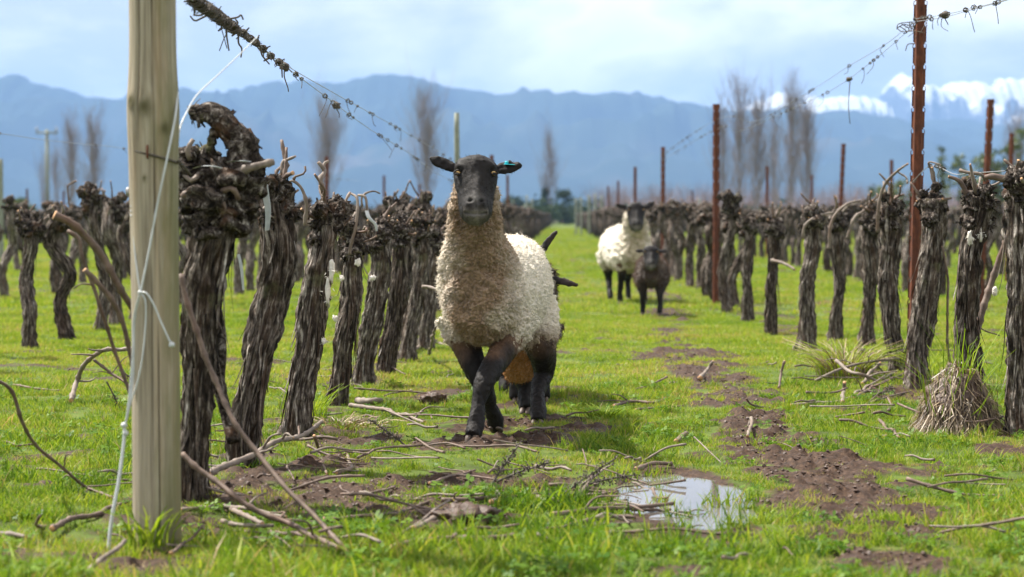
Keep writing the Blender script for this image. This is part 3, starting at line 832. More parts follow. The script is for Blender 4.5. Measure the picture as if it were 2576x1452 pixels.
vine_cane(near_l[3], [(880, 640, d4 - .08), (893, 560, d4 - .1), (898, 500, d4 - .08), (880, 485, d4 - .04)], .011, .008, 86)
vine_cane(near_l[4], [(912, 520, d5 - .05), (915, 495, d5 - .05), (935, 485, d5 - .04), (955, 488, d5)], .008, .005, 87)
vine_cane(near_l[4], [(925, 540, d5 - .1), (918, 500, d5 - .1), (900, 492, d5 - .08)], .010, .009, 88)
vine_cane(near_l[4], [(880, 640, d5 - .1), (905, 660, d5 - .1), (925, 690, d5 - .1)], .006, .004, 89)
# --- the rest of the rows: copies of a few prototypes
protos = []
for k in range(9):
    g = np.random.default_rng(900 + k)
    H = g.uniform(.86, .97); lean = g.normal(0, .05, 2); kink = g.normal(0, .045, (3, 2))
    path = [(0, 0, -.03)] + [(lean[0] * q + kink[j][0], lean[1] * q + kink[j][1], H * q) for j, q in enumerate((.3, .55, .8))] + [(lean[0], lean[1], H)]
    r0 = g.uniform(.045, .062)
    protos.append(vine((0, 0, 0), path, [r0 * 1.15, r0, r0 * .92, r0, r0 * 1.15], 400 + k, 'proto', None, 1 if k < 5 else 0, nspur=6 if k < 5 else 3, head_r=g.uniform(.085, .115)))
lows = [k for k in range(9) if k >= 5]
used_p = set()
ordn = ['', 'first', 'second', 'third', 'fourth', 'fifth', 'sixth', 'seventh', 'eighth', 'ninth', 'tenth', '11th', '12th', '13th', '14th', '15th', '16th', '17th', '18th', '19th', '20th']
def place_vine(x, y, label, grp, far, g):
    k = int(g.integers(5, 9)) if far else int(g.integers(0, 5))
    if k in used_p: o = copy_tree(protos[k])
    else: o = protos[k]; used_p.add(k)
    s = g.uniform(.9, 1.1)
    o.location = (x, y, 0); o.rotation_euler = (0, 0, g.uniform(0, 6.28)); o.scale = (s, s, g.uniform(.93, 1.08))
    tag(o, label, 'vine', grp); return o
g = np.random.default_rng(77)
# the two rows either side of the aisle go on towards the hills
y = 13.9; n = 9
while y < 58:
    place_vine(-1.12 + g.normal(0, .05), y, ('gnarled vine, %s behind the wooden post in its row' % ordn[n]) if n < 16 else 'small vine of the ewe side row ' + ('before its grey green wooden post' if y < 21.6 else 'just past its grey green wooden post' if y < 36 else 'between its two steel posts' if y < 53 else 'beyond its last steel post'), 'vines', y > 26, g)
    y += g.uniform(.78, .95); n += 1
y = 18.6; n = 7
while y < 58:
    place_vine(1.62 + g.normal(0, .05), y, ('gnarled vine, %s behind the rusty notched post in its row' % ordn[n]) if y < 19.9 else 'small far vine between the %s rusty posts of the aisle row' % ('second and third' if y < 32 else 'third and fourth' if y < 45 else 'fourth and fifth'), 'vines', y > 26, g)
    y += g.uniform(.78, .95); n += 1
for X0, ya_, yb_, lab in ((-3.5, 11.4, 56, 'gnarled vine in the row beyond the wooden post'), (-5.9, 21, 52, 'gnarled vine in the second row beyond the wooden post'), (-8.3, 31, 50, 'gnarled vine in the third row beyond the wooden post'),
                          (4.15, 14.5, 56, 'gnarled vine one row beyond the notched post'), (6.45, 27, 54, 'gnarled vine two rows beyond the notched post'), (8.8, 38, 52, 'gnarled vine in the third row beyond the rusty notched post')):
    y = ya_ + g.uniform(0, .5)
    while y < yb_:
        sub_ = {-3.5: ((37, ', before its dark steel post'), (99, ', past its dark steel post')), 4.15: ((19, ', before the broken topped post'), (30.7, ', between the broken topped and the leaning post'), (44, ', past the leaning post'), (99, ', before the poplar clump')), 6.45: ((38.7, ', before its thin steel post'), (99, ', past its thin steel post'))}.get(X0, ((99, ''),))
        place_vine(X0 + g.normal(0, .1), y, lab + next(s for q, s in sub_ if y < q), 'vines', y > 22, g)
        y += g.uniform(.80, 1.0) if X0 in (-3.5, 4.15, -5.9) else g.uniform(1.0, 1.3)
for k in range(9):
    if k not in used_p:
        for ch in list(protos[k].children): bpy.data.objects.remove(ch)
        bpy.data.objects.remove(protos[k])
# farther on the rows read as one brown mass
fm = MB()
lowv, lowf = ico(1)
for X0 in np.concatenate([[-1.12, 1.62], -3.5 - 2.4 * np.arange(16), 4.15 + 2.3 * np.arange(14)]):
    y = 57.0 if abs(X0) > 3 else 58.5
    while y < 200:
        x = X0 + g.normal(0, .08); h = g.uniform(.85, 1.05)
        vv, ff = tube(np.array([(x, y, -.03), (x + g.normal(0, .04), y, h * .5), (x + g.normal(0, .05), y, h)]), [.07, .055, .07], 5); fm.add(vv, ff)
        fm.add(np.array([x, y, h]) + lowv * [.13, .22, .12] * (1 + .35 * g.normal(0, 1, (len(lowv), 1))), lowf)
        y += 1.15 if y < 120 else 1.9
tag(fm.build('distant_vine_rows', M['head']), 'brown mass of far vine rows before the trees', 'vines', kind='stuff')
# ------------------------------------------------------------------ wooden post and its twine
pb = G(396, 1364); pb[2] = 0; PD = pb[1]
post = thing('wooden_post', (pb[0], pb[1], 0), 'thick round weathered wooden post with knots and drying cracks', 'post')
N, S = 230, 120
zz = np.linspace(-.06, 1.78, N); th = np.linspace(0, 2 * np.pi, S, endpoint=False)
TH, ZZ = np.meshgrid(th, zz); c_, s_, z_ = np.cos(TH).ravel(), np.sin(TH).ravel(), ZZ.ravel()
R = .0625 - .0022 * (z_ / 1.7) + .0016 * vnoise(np.stack([c_ * 1.2, s_ * 1.2, z_ * 2], 1), 3) + .0008 * vnoise(np.stack([c_ * 9, s_ * 9, z_ * 2.5], 1), 4)
knot = np.zeros_like(R); crack = np.zeros_like(R)
for a, zk, w in ((-1.72, 1.145, .019), (-2.35, 1.16, .015), (-.95, 1.09, .012), (-1.75, .96, .006)):
    da = ((TH.ravel() - a + np.pi) % (2 * np.pi) - np.pi) * .062; q = np.sqrt(da ** 2 + ((z_ - zk) * .75) ** 2)
    e = np.exp(-(q / w) ** 2); knot += e * 1.0; R += .005 * e - .004 * np.exp(-(q / (w * .4)) ** 2)
    R += .0025 * np.exp(-((z_ - zk) / .09) ** 2)
for a, z0, z1, dr in ((-1.25, -.1, .62, .0), (-1.55, .05, .75, .05), (-1.35, .75, 1.8, -.10), (-2.0, 1.05, 1.8, .04), (1.2, 0, 1.7, .1), (2.4, .2, 1.5, 0.)):
    aa = a + dr * (z_ - z0) + .02 * vnoise(np.stack([z_ * 3, z_ * 0, z_ * 0 + a], 1), 8); da = ((TH.ravel() - aa + np.pi) % (2 * np.pi) - np.pi) * .062
    win = np.clip((z_ - z0) * 8, 0, 1) * np.clip((z1 - z_) * 8, 0, 1); e = np.exp(-(da / .0013) ** 2) * win; crack = np.maximum(crack, e); R -= .0035 * e
lean = np.stack([-.0035 * z_, 0 * z_, z_], 1)
v = np.stack([R * c_, R * s_, 0 * z_], 1) + lean
f = [(i * S + j, i * S + (j + 1) % S, (i + 1) * S + (j + 1) % S, (i + 1) * S + j) for i in range(N - 1) for j in range(S)]
v = np.vstack([v, [[-.006, 0, 1.785]]]); f += [((N - 1) * S + j, (N - 1) * S + (j + 1) % S, N * S) for j in range(S)]
mb = MB(); mb.add(v, f, 0, knot=np.clip(np.append(knot, 0), 0, 1), crack=np.append(crack, 0)); mb.build('shaft', M['post'], post)
def ring_pts(z0, z1, r, a0, a1, n):
    return [(r * math.cos(a), r * math.sin(a), z0 + (z1 - z0) * k / (n - 1)) for k, a in enumerate(np.linspace(a0, a1, n))]
hz = P(390, 388, PD - .06)[2]
wl = thing('wrapped_wire', (pb[0], pb[1], 0), 'rusty wire wrapped round the wooden post and running on to the first vine', 'wire')
mb = MB(); vv, ff = tube(spline(ring_pts(hz + .025, hz - .022, .0655, -3.3, -.3, 14) + [tuple(P(452, 408, PD + .02) - pb), tuple(P(480, 440, PD + .5) - pb)], 60), .0032, 6); mb.add(vv, ff); mb.build('strand', M['tendril'], wl)
mb = MB()
for k in range(3): vv, ff = tube(spline(ring_pts(.90 - .012 * k, .885 - .012 * k, .065, -3.6, -2.55, 8), 18), .0022, 5); mb.add(vv, ff)
gnarl(mb, (-.069, -.012, .925), (.006, .006, .012), 5, 2); mb.build('twist', M['wire'], wl)
st = MB(); vv, ff = tube([(-.006, -.069, hz + .022), (-.006, -.073, hz + .02), (-.006, -.073, hz - .008), (-.006, -.068, hz - .01)], .003, 6); st.add(vv, ff); st.build('staple', M['rust'], post)

tw = thing('plastic_twine', (pb[0], pb[1], 0), 'white plastic twine knotted to the wooden post, its end hanging to the grass', 'twine')
FR = PD - .075
def strand(name, pts, r, seed, rr=None):
    p = spline([P(*q) - pb for q in pts], 60); r = r * .72; rr = None if rr is None else rr * .72; m_ = MB(); vv, ff = tube(p, r if rr is None else np.linspace(r, rr, 60), 7); m_.add(vv, ff); return m_.build(name, M['twine'], tw)
strand('loose_strand', [(648, 92, FR + .55), (600, 140, FR + .5), (545, 192, FR + .4), (495, 240, FR + .28), (466, 290, FR + .16), (452, 325, FR + .12), (449, 350, FR + .09)], .0022, 1, .0034)
strand('upper_strand', [(447, 232, FR + .07), (440, 300, FR + .03), (418, 410, FR), (395, 520, FR), (375, 630, FR), (354, 734, FR + .004)], .0046, 2, .0036)
strand('left_strand', [(333, 240, FR + .05), (331, 420, FR + .055), (337, 600, FR + .035), (346, 690, FR + .015), (353, 738, FR + .004)], .0028, 3)
strand('tail', [(352, 736, FR), (368, 738, FR - .01), (386, 765, FR - .012), (405, 810, FR - .012), (422, 848, FR - .012), (431, 866, FR - .01)], .0034, 4)
strand('inner_strand', [(356, 738, FR), (366, 760, FR - .006), (366, 820, FR), (358, 900, FR + .005), (346, 960, FR + .012), (330, 1010, FR + .03), (318, 1060, FR + .035)], .003, 5)
for k in range(3):
    strand('braid', [(350 + k, 742, FR), (336 + 2 * k, 800, FR + .03), (334 + 2 * k, 880, FR + .035), (328 + 3 * k, 960 + 6 * k, FR + .035), (322 + 2 * k, 1020, FR + .03), (315, 1068 + 3 * k, FR + .03)], .0028, 6 + k)
strand('hanging_end', [(313, 1075, FR + .03), (313, 1100, FR + .03), (306, 1160, FR + .02), (298, 1215, FR + .01), (284, 1290, FR), (276, 1350, FR - .01), (273, 1400, FR - .02), (275, 1432, FR - .03)], .0062, 9, .0075)
kb = MB()
for k, (x, y, rr) in enumerate(((352, 736, .006), (312, 1070, .008), (316, 1090, .0075), (432, 868, .0075))): gnarl(kb, P(x, y, FR + (.0 if k in (0, 3) else .03) - (.012 if k == 3 else 0)) - pb, rr, 60 + k, 2, .12)
kb.build('knot', M['twine'], tw)

# ------------------------------------------------------------------ steel posts
def steel_post(x, y, h, label, detail, grp, lean=(0, 0), rz=0.0):
    """open channel with hooked notches cut in both edges"""
    root = thing('steel_post', (x, y, 0), label, 'post', grp, rz)
    prof = [(-.034, .0), (-.028, -.0), (-.0175, -.022), (.0175, -.022), (.028, -.0), (.034, .0)]
    mb = MB(); z0 = -.08; zs = [z0]
    if detail:
        zk = .30
        while zk < h - .05: zs += [zk - .018, zk - .008, zk + .010, zk + .020]; zk += .112
    zs.append(h)
    th_ = .0022
    for k in range(len(zs) - 1):
        notch = detail and k % 4 in (2, 3) and k > 0
        wl_ = [0] * 6
        for side in (0, 1):
            pf = [(a, b_ + (th_ if side else 0)) for a, b_ in prof]
            if notch:
                cut = .011 if k % 4 == 2 else .006
                pf[0] = (pf[0][0] + cut, pf[0][1] - .001 * 0); pf[5] = (pf[5][0] - cut, pf[5][1])
                if pf[0][0] > pf[1][0]: pf[1] = (pf[0][0], -.006 + (th_ if side else 0)); pf[4] = (pf[5][0], -.006 + (th_ if side else 0))
            v = [(a, b_, zs[k]) for a, b_ in pf] + [(a, b_, zs[k + 1]) for a, b_ in pf]
            v = [(a + lean[0] * c, b_ + lean[1] * c, c) for a, b_, c in v]
            mb.add(v, [(q, q + 1, q + 7, q + 6) if not side else (q, q + 6, q + 7, q + 1) for q in range(5)])
    mb.build('channel', M['rust'], root, False)
    if detail:
        hk = MB(); zk = .30
        while zk < h - .05:
            for sgn in (-1, 1):
                vv, ff = tube(spline([(sgn * .024, -.004, zk - .018), (sgn * .0335, -.0, zk - .012), (sgn * .034, .0, zk + .006), (sgn * .030, -.001, zk + .011)], 8), .0022, 5)
                hk.add(vv + np.array([lean[0] * zk, lean[1] * zk, 0]), ff)
            zk += .112
        hk.build('hooks', M['rust'], root)['kind'] = 'stuff'
    return root
np_ = P(2290, 950, 10.95)
steel_post(np_[0] + .012, 10.95, 2.15, 'tall rusty steel post with a ladder of hooked notches along both edges', True, None, lean=(.014, 0), rz=-.10)
NEARPOST = (np_[0] + .012, 10.95)
def far_post(px, top, d, label, grp, lean=(0, 0), wood=False, r=.03):
    q = P(px, top, d)
    if wood:
        root = thing('old_wooden_post', (q[0] - lean[0] * q[2], d, 0), label, 'post', grp)
        p = spline([(0, 0, -.1), (lean[0] * .8, 0, .8), (lean[0] * q[2], 0, q[2])], 14); m_ = MB(); vv, ff = tube(p, np.linspace(r * 1.1, r, 14), 12, lambda t_, s: .003 * vnoise(np.stack([np.cos(t_).ravel() * 2, np.sin(t_).ravel() * 2, s.ravel() * 5], 1), int(px)).reshape(t_.shape)); m_.add(vv, ff); m_.build('shaft', M['oldpost'], root)
        return root
    return steel_post(q[0] - lean[0] * q[2], d, q[2], label, d < 35, grp, lean, .15 * math.sin(px))
FP = 'rusty steel posts along the rows'
far_post(1802, 262, 19.9, 'second rusty steel post of the aisle row, behind the lamb', FP)
far_post(1668, 370, 32, 'third rusty steel post of the aisle row, behind the far ewe', FP)
far_post(1598, 420, 45, 'fourth rusty steel post of the aisle row', FP)
far_post(1555, 455, 62, 'fifth rusty steel post of the aisle row', FP)
far_post(1530, 468, 73, 'distant steel post near the far end of the aisle row', FP)
far_post(2492, 250, 19, 'rusty steel post with broken top in the row beyond the straw mound', FP, lean=(.045, 0))
far_post(2122, 362, 30.7, 'leaning steel post standing alone beyond the third vine', FP, lean=(.04, 0))
far_post(1930, 418, 44, 'steel post before the bare poplar clump', FP)
far_post(2545, 335, 26.7, 'rusty steel post beside the green trees', FP, lean=(.02, 0))
far_post(2243, 402, 38.7, 'thin far steel post left of the notched post', FP)
far_post(2042, 440, 53, 'far steel post at the edge of the poplars', FP); far_post(1742, 478, 75, 'distant steel post near the far end of the second row', FP)
far_post(822, 393, 37, 'dark steel post between the mossy vine head and the bare tree', FP); far_post(966, 442, 56, 'dark steel post over the shaggy vine heads', FP); far_post(1055, 465, 68, 'small dark post beside the tallest bare tree', FP)
far_post(1237, 390, 36, 'steel post just behind the near ewe head', FP); far_post(1277, 440, 53, 'steel post under the tagged ear of the ewe', FP); far_post(68, 475, 60, 'short dark post in the rows left of the wooden post', FP)
far_post(160, 480, 64, 'dark far post between the poplars and the utility pole', FP)
WP = 'old wooden posts'
far_post(1149, 284, 21.6, 'grey green wooden post rising behind the ewe', WP, wood=True, r=.027, lean=(-.004, 0)); far_post(1, 400, 40, 'grey wooden post in the far left rows', WP, wood=True, r=.05)
g = np.random.default_rng(3)
for k, (x, t_) in enumerate(((1482, 490), (1498, 486), (1513, 492), (1449, 500), (1462, 497), (1326, 492), (1338, 500), (1700, 505), (1760, 500), (1850, 505))):
    far_post(x, t_, 92 + 6 * g.uniform(), 'small pale end post far off in the vine rows', 'pale end posts far off', wood=True, r=.045)
WF = [o for o in bpy.data.objects if o.name.startswith('steel_post')]

# ------------------------------------------------------------------ trellis wires with dried tendrils
def wire(pts, label, grp, ntend, seed, r=.0016, long_at=()):
    g = np.random.default_rng(seed); pts = np.asarray(pts, float); o = pts[0].copy()
    root = thing('trellis_wire', o, label, 'wire', grp)
    p = spline(pts - o, 160); m_ = MB(); vv, ff = tube(p, r, 5); m_.add(vv, ff); m_.build('strand', M['wire'], root)
    i = np.sort(g.uniform(0, 1, ntend) ** 1.5)
    for k in range(ntend):
        c = p[int(i[k] * 158)]; t = MB(); kind = g.uniform()
        turns = g.uniform(1.0, 3.5); n = 26; a = np.linspace(0, 6.28 * turns, n); w = .0045 + .005 * g.uniform(); s = np.linspace(-.5, .5, n) * g.uniform(.012, .035)
        loop = np.stack([w * np.cos(a) * g.uniform(.7, 1.4, n), s, w * np.sin(a) * g.uniform(.7, 1.4, n)], 1)
        if kind > .55:
            L = g.uniform(.03, .10); q = np.linspace(0, 1, 8)[1:, None]
            tail = loop[-1] + q * np.array([g.normal(0, .3), g.normal(0, .3), -1]) * L + np.sin(q * 4) * g.normal(0, .008, 3)
            loop = np.vstack([loop, tail])
        vv, ff = tube(c + loop, np.linspace(.0026, .0016, len(loop)), 5); t.add(vv, ff)
        t.build('dried_tendril', M['tendril'], root)
    for (q, L, sd_) in long_at:
        c = p[int(q * 158)]; t = MB(); u = np.linspace(0, 1, 12)[:, None]
        ln = c + u * np.array([.006, 0, -L]) + np.sin(u * 5 + sd_) * np.array([.006, .004, 0]); vv, ff = tube(ln, np.linspace(.003, .0022, 12), 5); t.add(vv, ff)
        gnarl(t, c, (.016, .016, .014), sd_, 2, .5); flakes(t, c, .015, sd_ + 1, 14, .02); t.build('hanging_tendril', M['tendril'], root)
    return root
X0 = pb[0]
wire([P(400, -45, PD), P(486, 2, 6.05), P(650, 112, 7.5), P(705, 158, 8.1), P(815, 240, 9.6), P(930, 325, 11.8), P(1028, 385, 15), P(1130, 452, 21.4), (-1.2, 36, 1.25)], 'sagging lower trellis wire with tendril knots above the row behind the wooden post', 'trellis wires', 46, 5, .0017, ((.10, .10, 3), (.16, .06, 4)))
wire([P(400, -50, PD), P(560, 50, 6.7), P(700, 152, 8.05), P(850, 240, 10.2), P(1000, 322, 14.0), P(1110, 386, 20), (-1.2, 36, 1.42)], 'upper trellis wire with tendril knots above the row behind the wooden post', 'trellis wires', 34, 6, .0017)
# the thick old tangle on the wire right of the post
tg = thing('tendril_tangle', P(520, 20, 6.25), 'dark bushy tangle of old tendrils wound on the wire by the wooden post', 'tendrils')
m_ = MB(); o0 = np.array(tg.location)
g = np.random.default_rng(12)
for k, (x, y, d) in enumerate(((490, 2, 6.08), (503, 10, 6.15), (516, 19, 6.25), (530, 28, 6.35), (543, 38, 6.47), (556, 48, 6.6), (570, 58, 6.72), (585, 68, 6.85), (598, 76, 6.97), (612, 84, 7.1), (630, 98, 7.3), (645, 108, 7.42), (662, 123, 7.62), (682, 141, 7.85), (702, 157, 8.06))):
    c = P(x, y, d) - o0; rr = .019 if k < 8 else .013
    m_ = MB(); gnarl(m_, c, (rr * .6, rr * 1.4, rr * .5), 700 + k, 2, .6); flakes(m_, c, rr, 720 + k, 16, .022)
    for j in range(5):
        a = np.linspace(0, 9, 22); w_ = rr * g.uniform(.6, 1.1); lp = np.stack([w_ * np.cos(a + j) * g.uniform(.7, 1.2, 22), np.linspace(-1, 1, 22) * rr * 1.5, w_ * np.sin(a + j)], 1); vv, ff = tube(c + lp, .002, 4); m_.add(vv, ff)
    m_.build('tendril_knot', M['tendril'], tg)
for k, q in enumerate([[(536, 30), (508, 45), (490, 52), (478, 40)], [(530, 25), (505, 38), (486, 38)], [(560, 50), (596, 44), (606, 38), (612, 50)], [(568, 58), (570, 90), (576, 128)], [(600, 80), (600, 108), (608, 122), (606, 145)], [(655, 120), (660, 140), (678, 162)], [(708, 162), (709, 178), (710, 196)],
                       [(500, 8), (480, 2), (462, 4)], [(590, 70), (598, 58), (592, 48)], [(612, 88), (640, 110), (652, 88)]]):
    d = 6.3 + (q[0][0] - 520) * .0088; m_ = MB(); vv, ff = tube(spline([P(x, y, d) - o0 for x, y in q], 20), np.linspace(.004, .0026, 20), 5); m_.add(vv, ff); m_.build('tendril', M['tendril'], tg)

nd = NEARPOST[1]
wire([P(2302, 50, nd), P(2230, 110, 11.9), P(2130, 170, 13.3), P(2050, 222, 14.8), P(1900, 306, 18.8), (1.50, 19.9, 1.79), (1.55, 32, 1.80)], 'upper trellis wire running back from the rusty notched post', 'trellis wires', 26, 15, .0016)
wire([P(2302, 62, nd), P(2200, 150, 12.1), P(2100, 222, 13.6), P(2000, 270, 15.6), P(1860, 330, 18.9), (1.50, 19.9, 1.70), (1.55, 32, 1.72)], 'lower trellis wire running back from the rusty notched post', 'trellis wires', 26, 16, .0016, ((.105, .28, 8),))
wire([P(2302, 48, nd), P(2380, 36, 9.9), P(2450, 20, 9.1), P(2535, -2, 8.3), P(2680, -50, 7.0)], 'upper trellis wire running forward from the rusty notched post', 'trellis wires', 12, 17, .0016, ((.27, .05, 9),))
wire([P(2302, 55, nd), P(2380, 42, 9.9), P(2450, 23, 9.1), P(2535, 0, 8.3), P(2680, -46, 7.0)], 'lower trellis wire running forward from the rusty notched post', 'trellis wires', 7, 18, .0016)
wire([P(-80, 326, 13), P(0, 336, 13.6), P(110, 352, 14.6), P(200, 362, 15.6), P(330, 377, 17.2), P(600, 430, 24), (-3.6, 37, 1.5)], 'trellis wire with tendril knots in the row beyond the wooden post', 'trellis wires', 30, 19, .0018)
wire([P(2285, 470, nd - .1), P(2340, 418, 10.5), P(2400, 438, 9.4), P(2440, 436, 8.8), P(2560, 428, 8.3)], 'thin wire over the vine heads beside the notched post', 'trellis wires', 5, 20, .0018)
# the wire knot on the notched post
kn = thing('wire_knot', P(2288, 68, nd - .04), 'coiled tendrils and wire tied round the notched post', 'wire'); o0 = np.array(kn.location)
for k, q in enumerate([[(2258, 70), (2275, 62), (2300, 68)], [(2258, 72), (2270, 80), (2300, 78), (2326, 83)], [(2262, 66), (2275, 74), (2282, 82), (2272, 84)], [(2268, 60), (2285, 70), (2290, 64)], [(2278, 128), (2284, 112), (2300, 110)], [(2256, 74), (2262, 60), (2295, 55)]]):
    m_ = MB(); vv, ff = tube(spline([P(x, y, nd - .05) - o0 for x, y in q], 18), .0026, 5); m_.add(vv, ff); m_.build('coil', M['pale' if k in (1,) else 'tendril'], kn)

# ------------------------------------------------------------------ plastic ties and snagged wool on the vines
def strip(name, pts, w, mat, label, cat):
    o0 = np.array(P(*pts[0])); root = thing(name, o0, label, cat); p = spline([P(*q) - o0 for q in pts], 16); v = []
    for k in range(16): ww = w * (1 - .6 * abs(k / 15 - .35)); v += [p[k] + [-ww, 0, 0], p[k] + [ww * .6, -.004, 0], p[k] + [ww, .004, .002]]
    f = [(3 * k + a, 3 * k + a + 1, 3 * k + a + 4, 3 * k + a + 3) for k in range(15) for a in (0, 1)]
    m_ = MB(); m_.add(v, f); m_.build('strip', mat, root); return root
dv = near_l[1].location[1]
strip('plastic_strip', [(652, 432, dv - .12), (662, 455, dv - .13), (668, 490, dv - .12), (674, 530, dv - .11), (672, 580, dv - .1)], .012, M['tie'], 'grey plastic strip hanging from the leaning lichened vine', 'plastic strip')
dv = near_l[4].location[1]
strip('plastic_tie', [(922, 530, dv - .12), (928, 548, dv - .13), (944, 565, dv - .12), (948, 582, dv - .11)], .010, M['twine'], 'white plastic tie knotted on the straight vine head', 'plastic tie')
strip('plastic_ribbon', [(600, 640, 11.5), (608, 680, 11.5), (612, 730, 11.5)], .009, M['tie'], 'grey plastic ribbon seen between the first two vines', 'plastic ribbon')
strip('plastic_loop', [(412 * 0 + 487, 424, v1.location[1] - .1), (510, 418, v1.location[1] - .13), (540, 420, v1.location[1] - .12), (556, 424, v1.location[1] - .1)], .007, M['twine'], 'pale plastic strip caught in the horse-head vine', 'plastic strip')
strip('plastic_band', [(575, 408, v1.location[1] - .08), (600, 405, v1.location[1] - .1), (625, 408, v1.location[1] - .08)], .016, M['tie'], 'grey plastic band round the neck of the horse-head vine', 'plastic band')
for k, (x, y, d, w, h) in enumerate(((835, 690, d3 - .08, .012, .05), (825, 735, d3 - .08, .010, .06), (900, 660, d4 - .1, .014, .02), (843, 800, d4 - .08, .012, .022), (935, 700, d5 - .1, .02, .015), (2440, 600, r1d - .07, .011, .028), (2503, 735, r1d + .02, .012, .02), (2468, 590, r1d - .05, .006, .03), (860, 700, d4 - .1, .010, .012), (815, 858, d3 - .06, .01, .02))):
    c = P(x, y, d); root = thing('wool_tuft', c, ('scrap of white wool snagged on the vine rising from the straw mound' if x > 2000 else 'scrap of white wool snagged on the vines beside the ewe'), 'wool', 'snagged wool scraps')
    m_ = MB(); gnarl(m_, (0, 0, 0), (w * .7, .006, h * .8), 800 + k, 3, .5); flakes(m_, (0, 0, 0), max(w, h) * .55, 820 + k, 24, .012); m_.build('fleece_scrap', M['wooltuft'], root)
# ------------------------------------------------------------------ sheep
def mat_coat():
    m, t, b = material('sheep_coat', rough=0.5, spec=0.16)
    a = t.add('ShaderNodeAttribute', attribute_name='coat'); co = obj_co(t)
    c = t.mix(1.0, a.outputs['Vector'], t.ramp(t.noise(co, 70, 4, 0.7), [(0.25, (0.55, 0.55, 0.55)), (0.75, (1.5, 1.45, 1.4))]), 'MULTIPLY')
    t.l.new(c, b.inputs['Base Color'])
    b.inputs['Sheen Weight'].default_value = 0.02; b.inputs['Sheen Roughness'].default_value = 0.4
    add_bump(t, b, t.noise(co, 330, 4, 0.7), 0.6, 0.004)
    return m

def mat_fleece():
    m, t, b = material('sheep_fleece', rough=1.0, spec=0.05)
    a = t.add('ShaderNodeAttribute', attribute_name='coat'); co = obj_co(t)
    c = t.mix(1.0, a.outputs['Vector'], t.ramp(t.noise(co, 95, 4, 0.65), [(0.25, (0.74, 0.72, 0.69)), (0.72, (1.12, 1.12, 1.12))]), 'MULTIPLY')
    t.l.new(c, b.inputs['Base Color'])
    b.inputs['Subsurface Weight'].default_value = 0.0
    b.inputs['Sheen Weight'].default_value = 0.3; b.inputs['Sheen Roughness'].default_value = 0.6
    add_bump(t, b, t.noise(co, 260, 4, 0.7), 0.8, 0.006)
    return m

def mat_fibre():
    m = bpy.data.materials.new('wool_fibres'); m.use_nodes = True
    t = NT(m.node_tree); t.n.clear(); a = t.add('ShaderNodeAttribute', attribute_name='coat')
    d = t.add('ShaderNodeBsdfDiffuse'); t.l.new(a.outputs['Vector'], d.inputs[0]); r = t.add('ShaderNodeBsdfTranslucent'); t.l.new(a.outputs['Vector'], r.inputs[0])
    mx = t.add('ShaderNodeMixShader'); t.set(mx, i0=0.35, i1=d.outputs[0], i2=r.outputs[0]); o = t.add('ShaderNodeOutputMaterial'); t.l.new(mx.outputs[0], o.inputs[0]); return m
M['coat'] = mat_coat(); M['fleece'] = mat_fleece(); M['fibre'] = mat_fibre()
M['hoof'] = mat_plain('hoof_horn', (0.10, 0.075, 0.06), rough=0.5, var=0.4, scale=80)
M['tag'] = mat_plain('teal_tag', (0.02, 0.42, 0.50), rough=0.4, spec=0.5, var=0.06)
def mat_eye():
    m, t, b = material('amber_eye', rough=0.12, spec=0.6)
    sp = t.add('ShaderNodeSeparateXYZ'); t.l.new(obj_co(t), sp.inputs[0])
    px = t.math('ABSOLUTE', sp.outputs[0]); pz = t.math('ABSOLUTE', sp.outputs[2])
    pup = t.math('MULTIPLY', t.math('LESS_THAN', px, .0058), t.math('LESS_THAN', pz, .0022))
    rr = t.math('SQRT', t.math('ADD', t.math('MULTIPLY', px, px), t.math('MULTIPLY', pz, pz)))
    c = t.mix(t.rng(rr, .0095, .0115), (0.50, 0.30, 0.10, 1), (0.03, 0.02, 0.015, 1)); c = t.mix(pup, c, (0.006, 0.006, 0.006, 1))
    t.l.new(c, b.inputs['Base Color']); return m
M['eye'] = mat_eye()

def loft(secs, n=28):
    """secs: (centre, u axis, v axis, ru, rv_front, rv_back, narrow); v axis points to the front"""
    th = np.linspace(0, 2 * np.pi, n, endpoint=False); v = []
    for c, u, w, ru, rf, rb, nar in secs:
        ct, st = np.cos(th), np.sin(th)
        q = np.where(st > 0, rf, rb) * st; fr = np.clip(st, 0, 1); x = ru * np.sign(ct) * np.abs(ct) ** .85 * (1 - (1 - nar) * fr ** 1.2)
        v.append(np.asarray(c) + x[:, None] * u + q[:, None] * w)
    v = np.concatenate(v); k = len(secs); f = [(i * n + j, i * n + (j + 1) % n, (i + 1) * n + (j + 1) % n, (i + 1) * n + j) for i in range(k - 1) for j in range(n)]
    v = np.vstack([v, np.asarray(secs[0][0]), np.asarray(secs[-1][0])]); f += [(k * n, (j + 1) % n, j) for j in range(n)] + [(k * n + 1, (k - 1) * n + j, (k - 1) * n + (j + 1) % n) for j in range(n)]
    return v, f

def limb(pts, rad, n=30, sides=20):
    p, r = spline(pts, n, rad); q = []
    v, f = tube(p, r, sides); return v, f

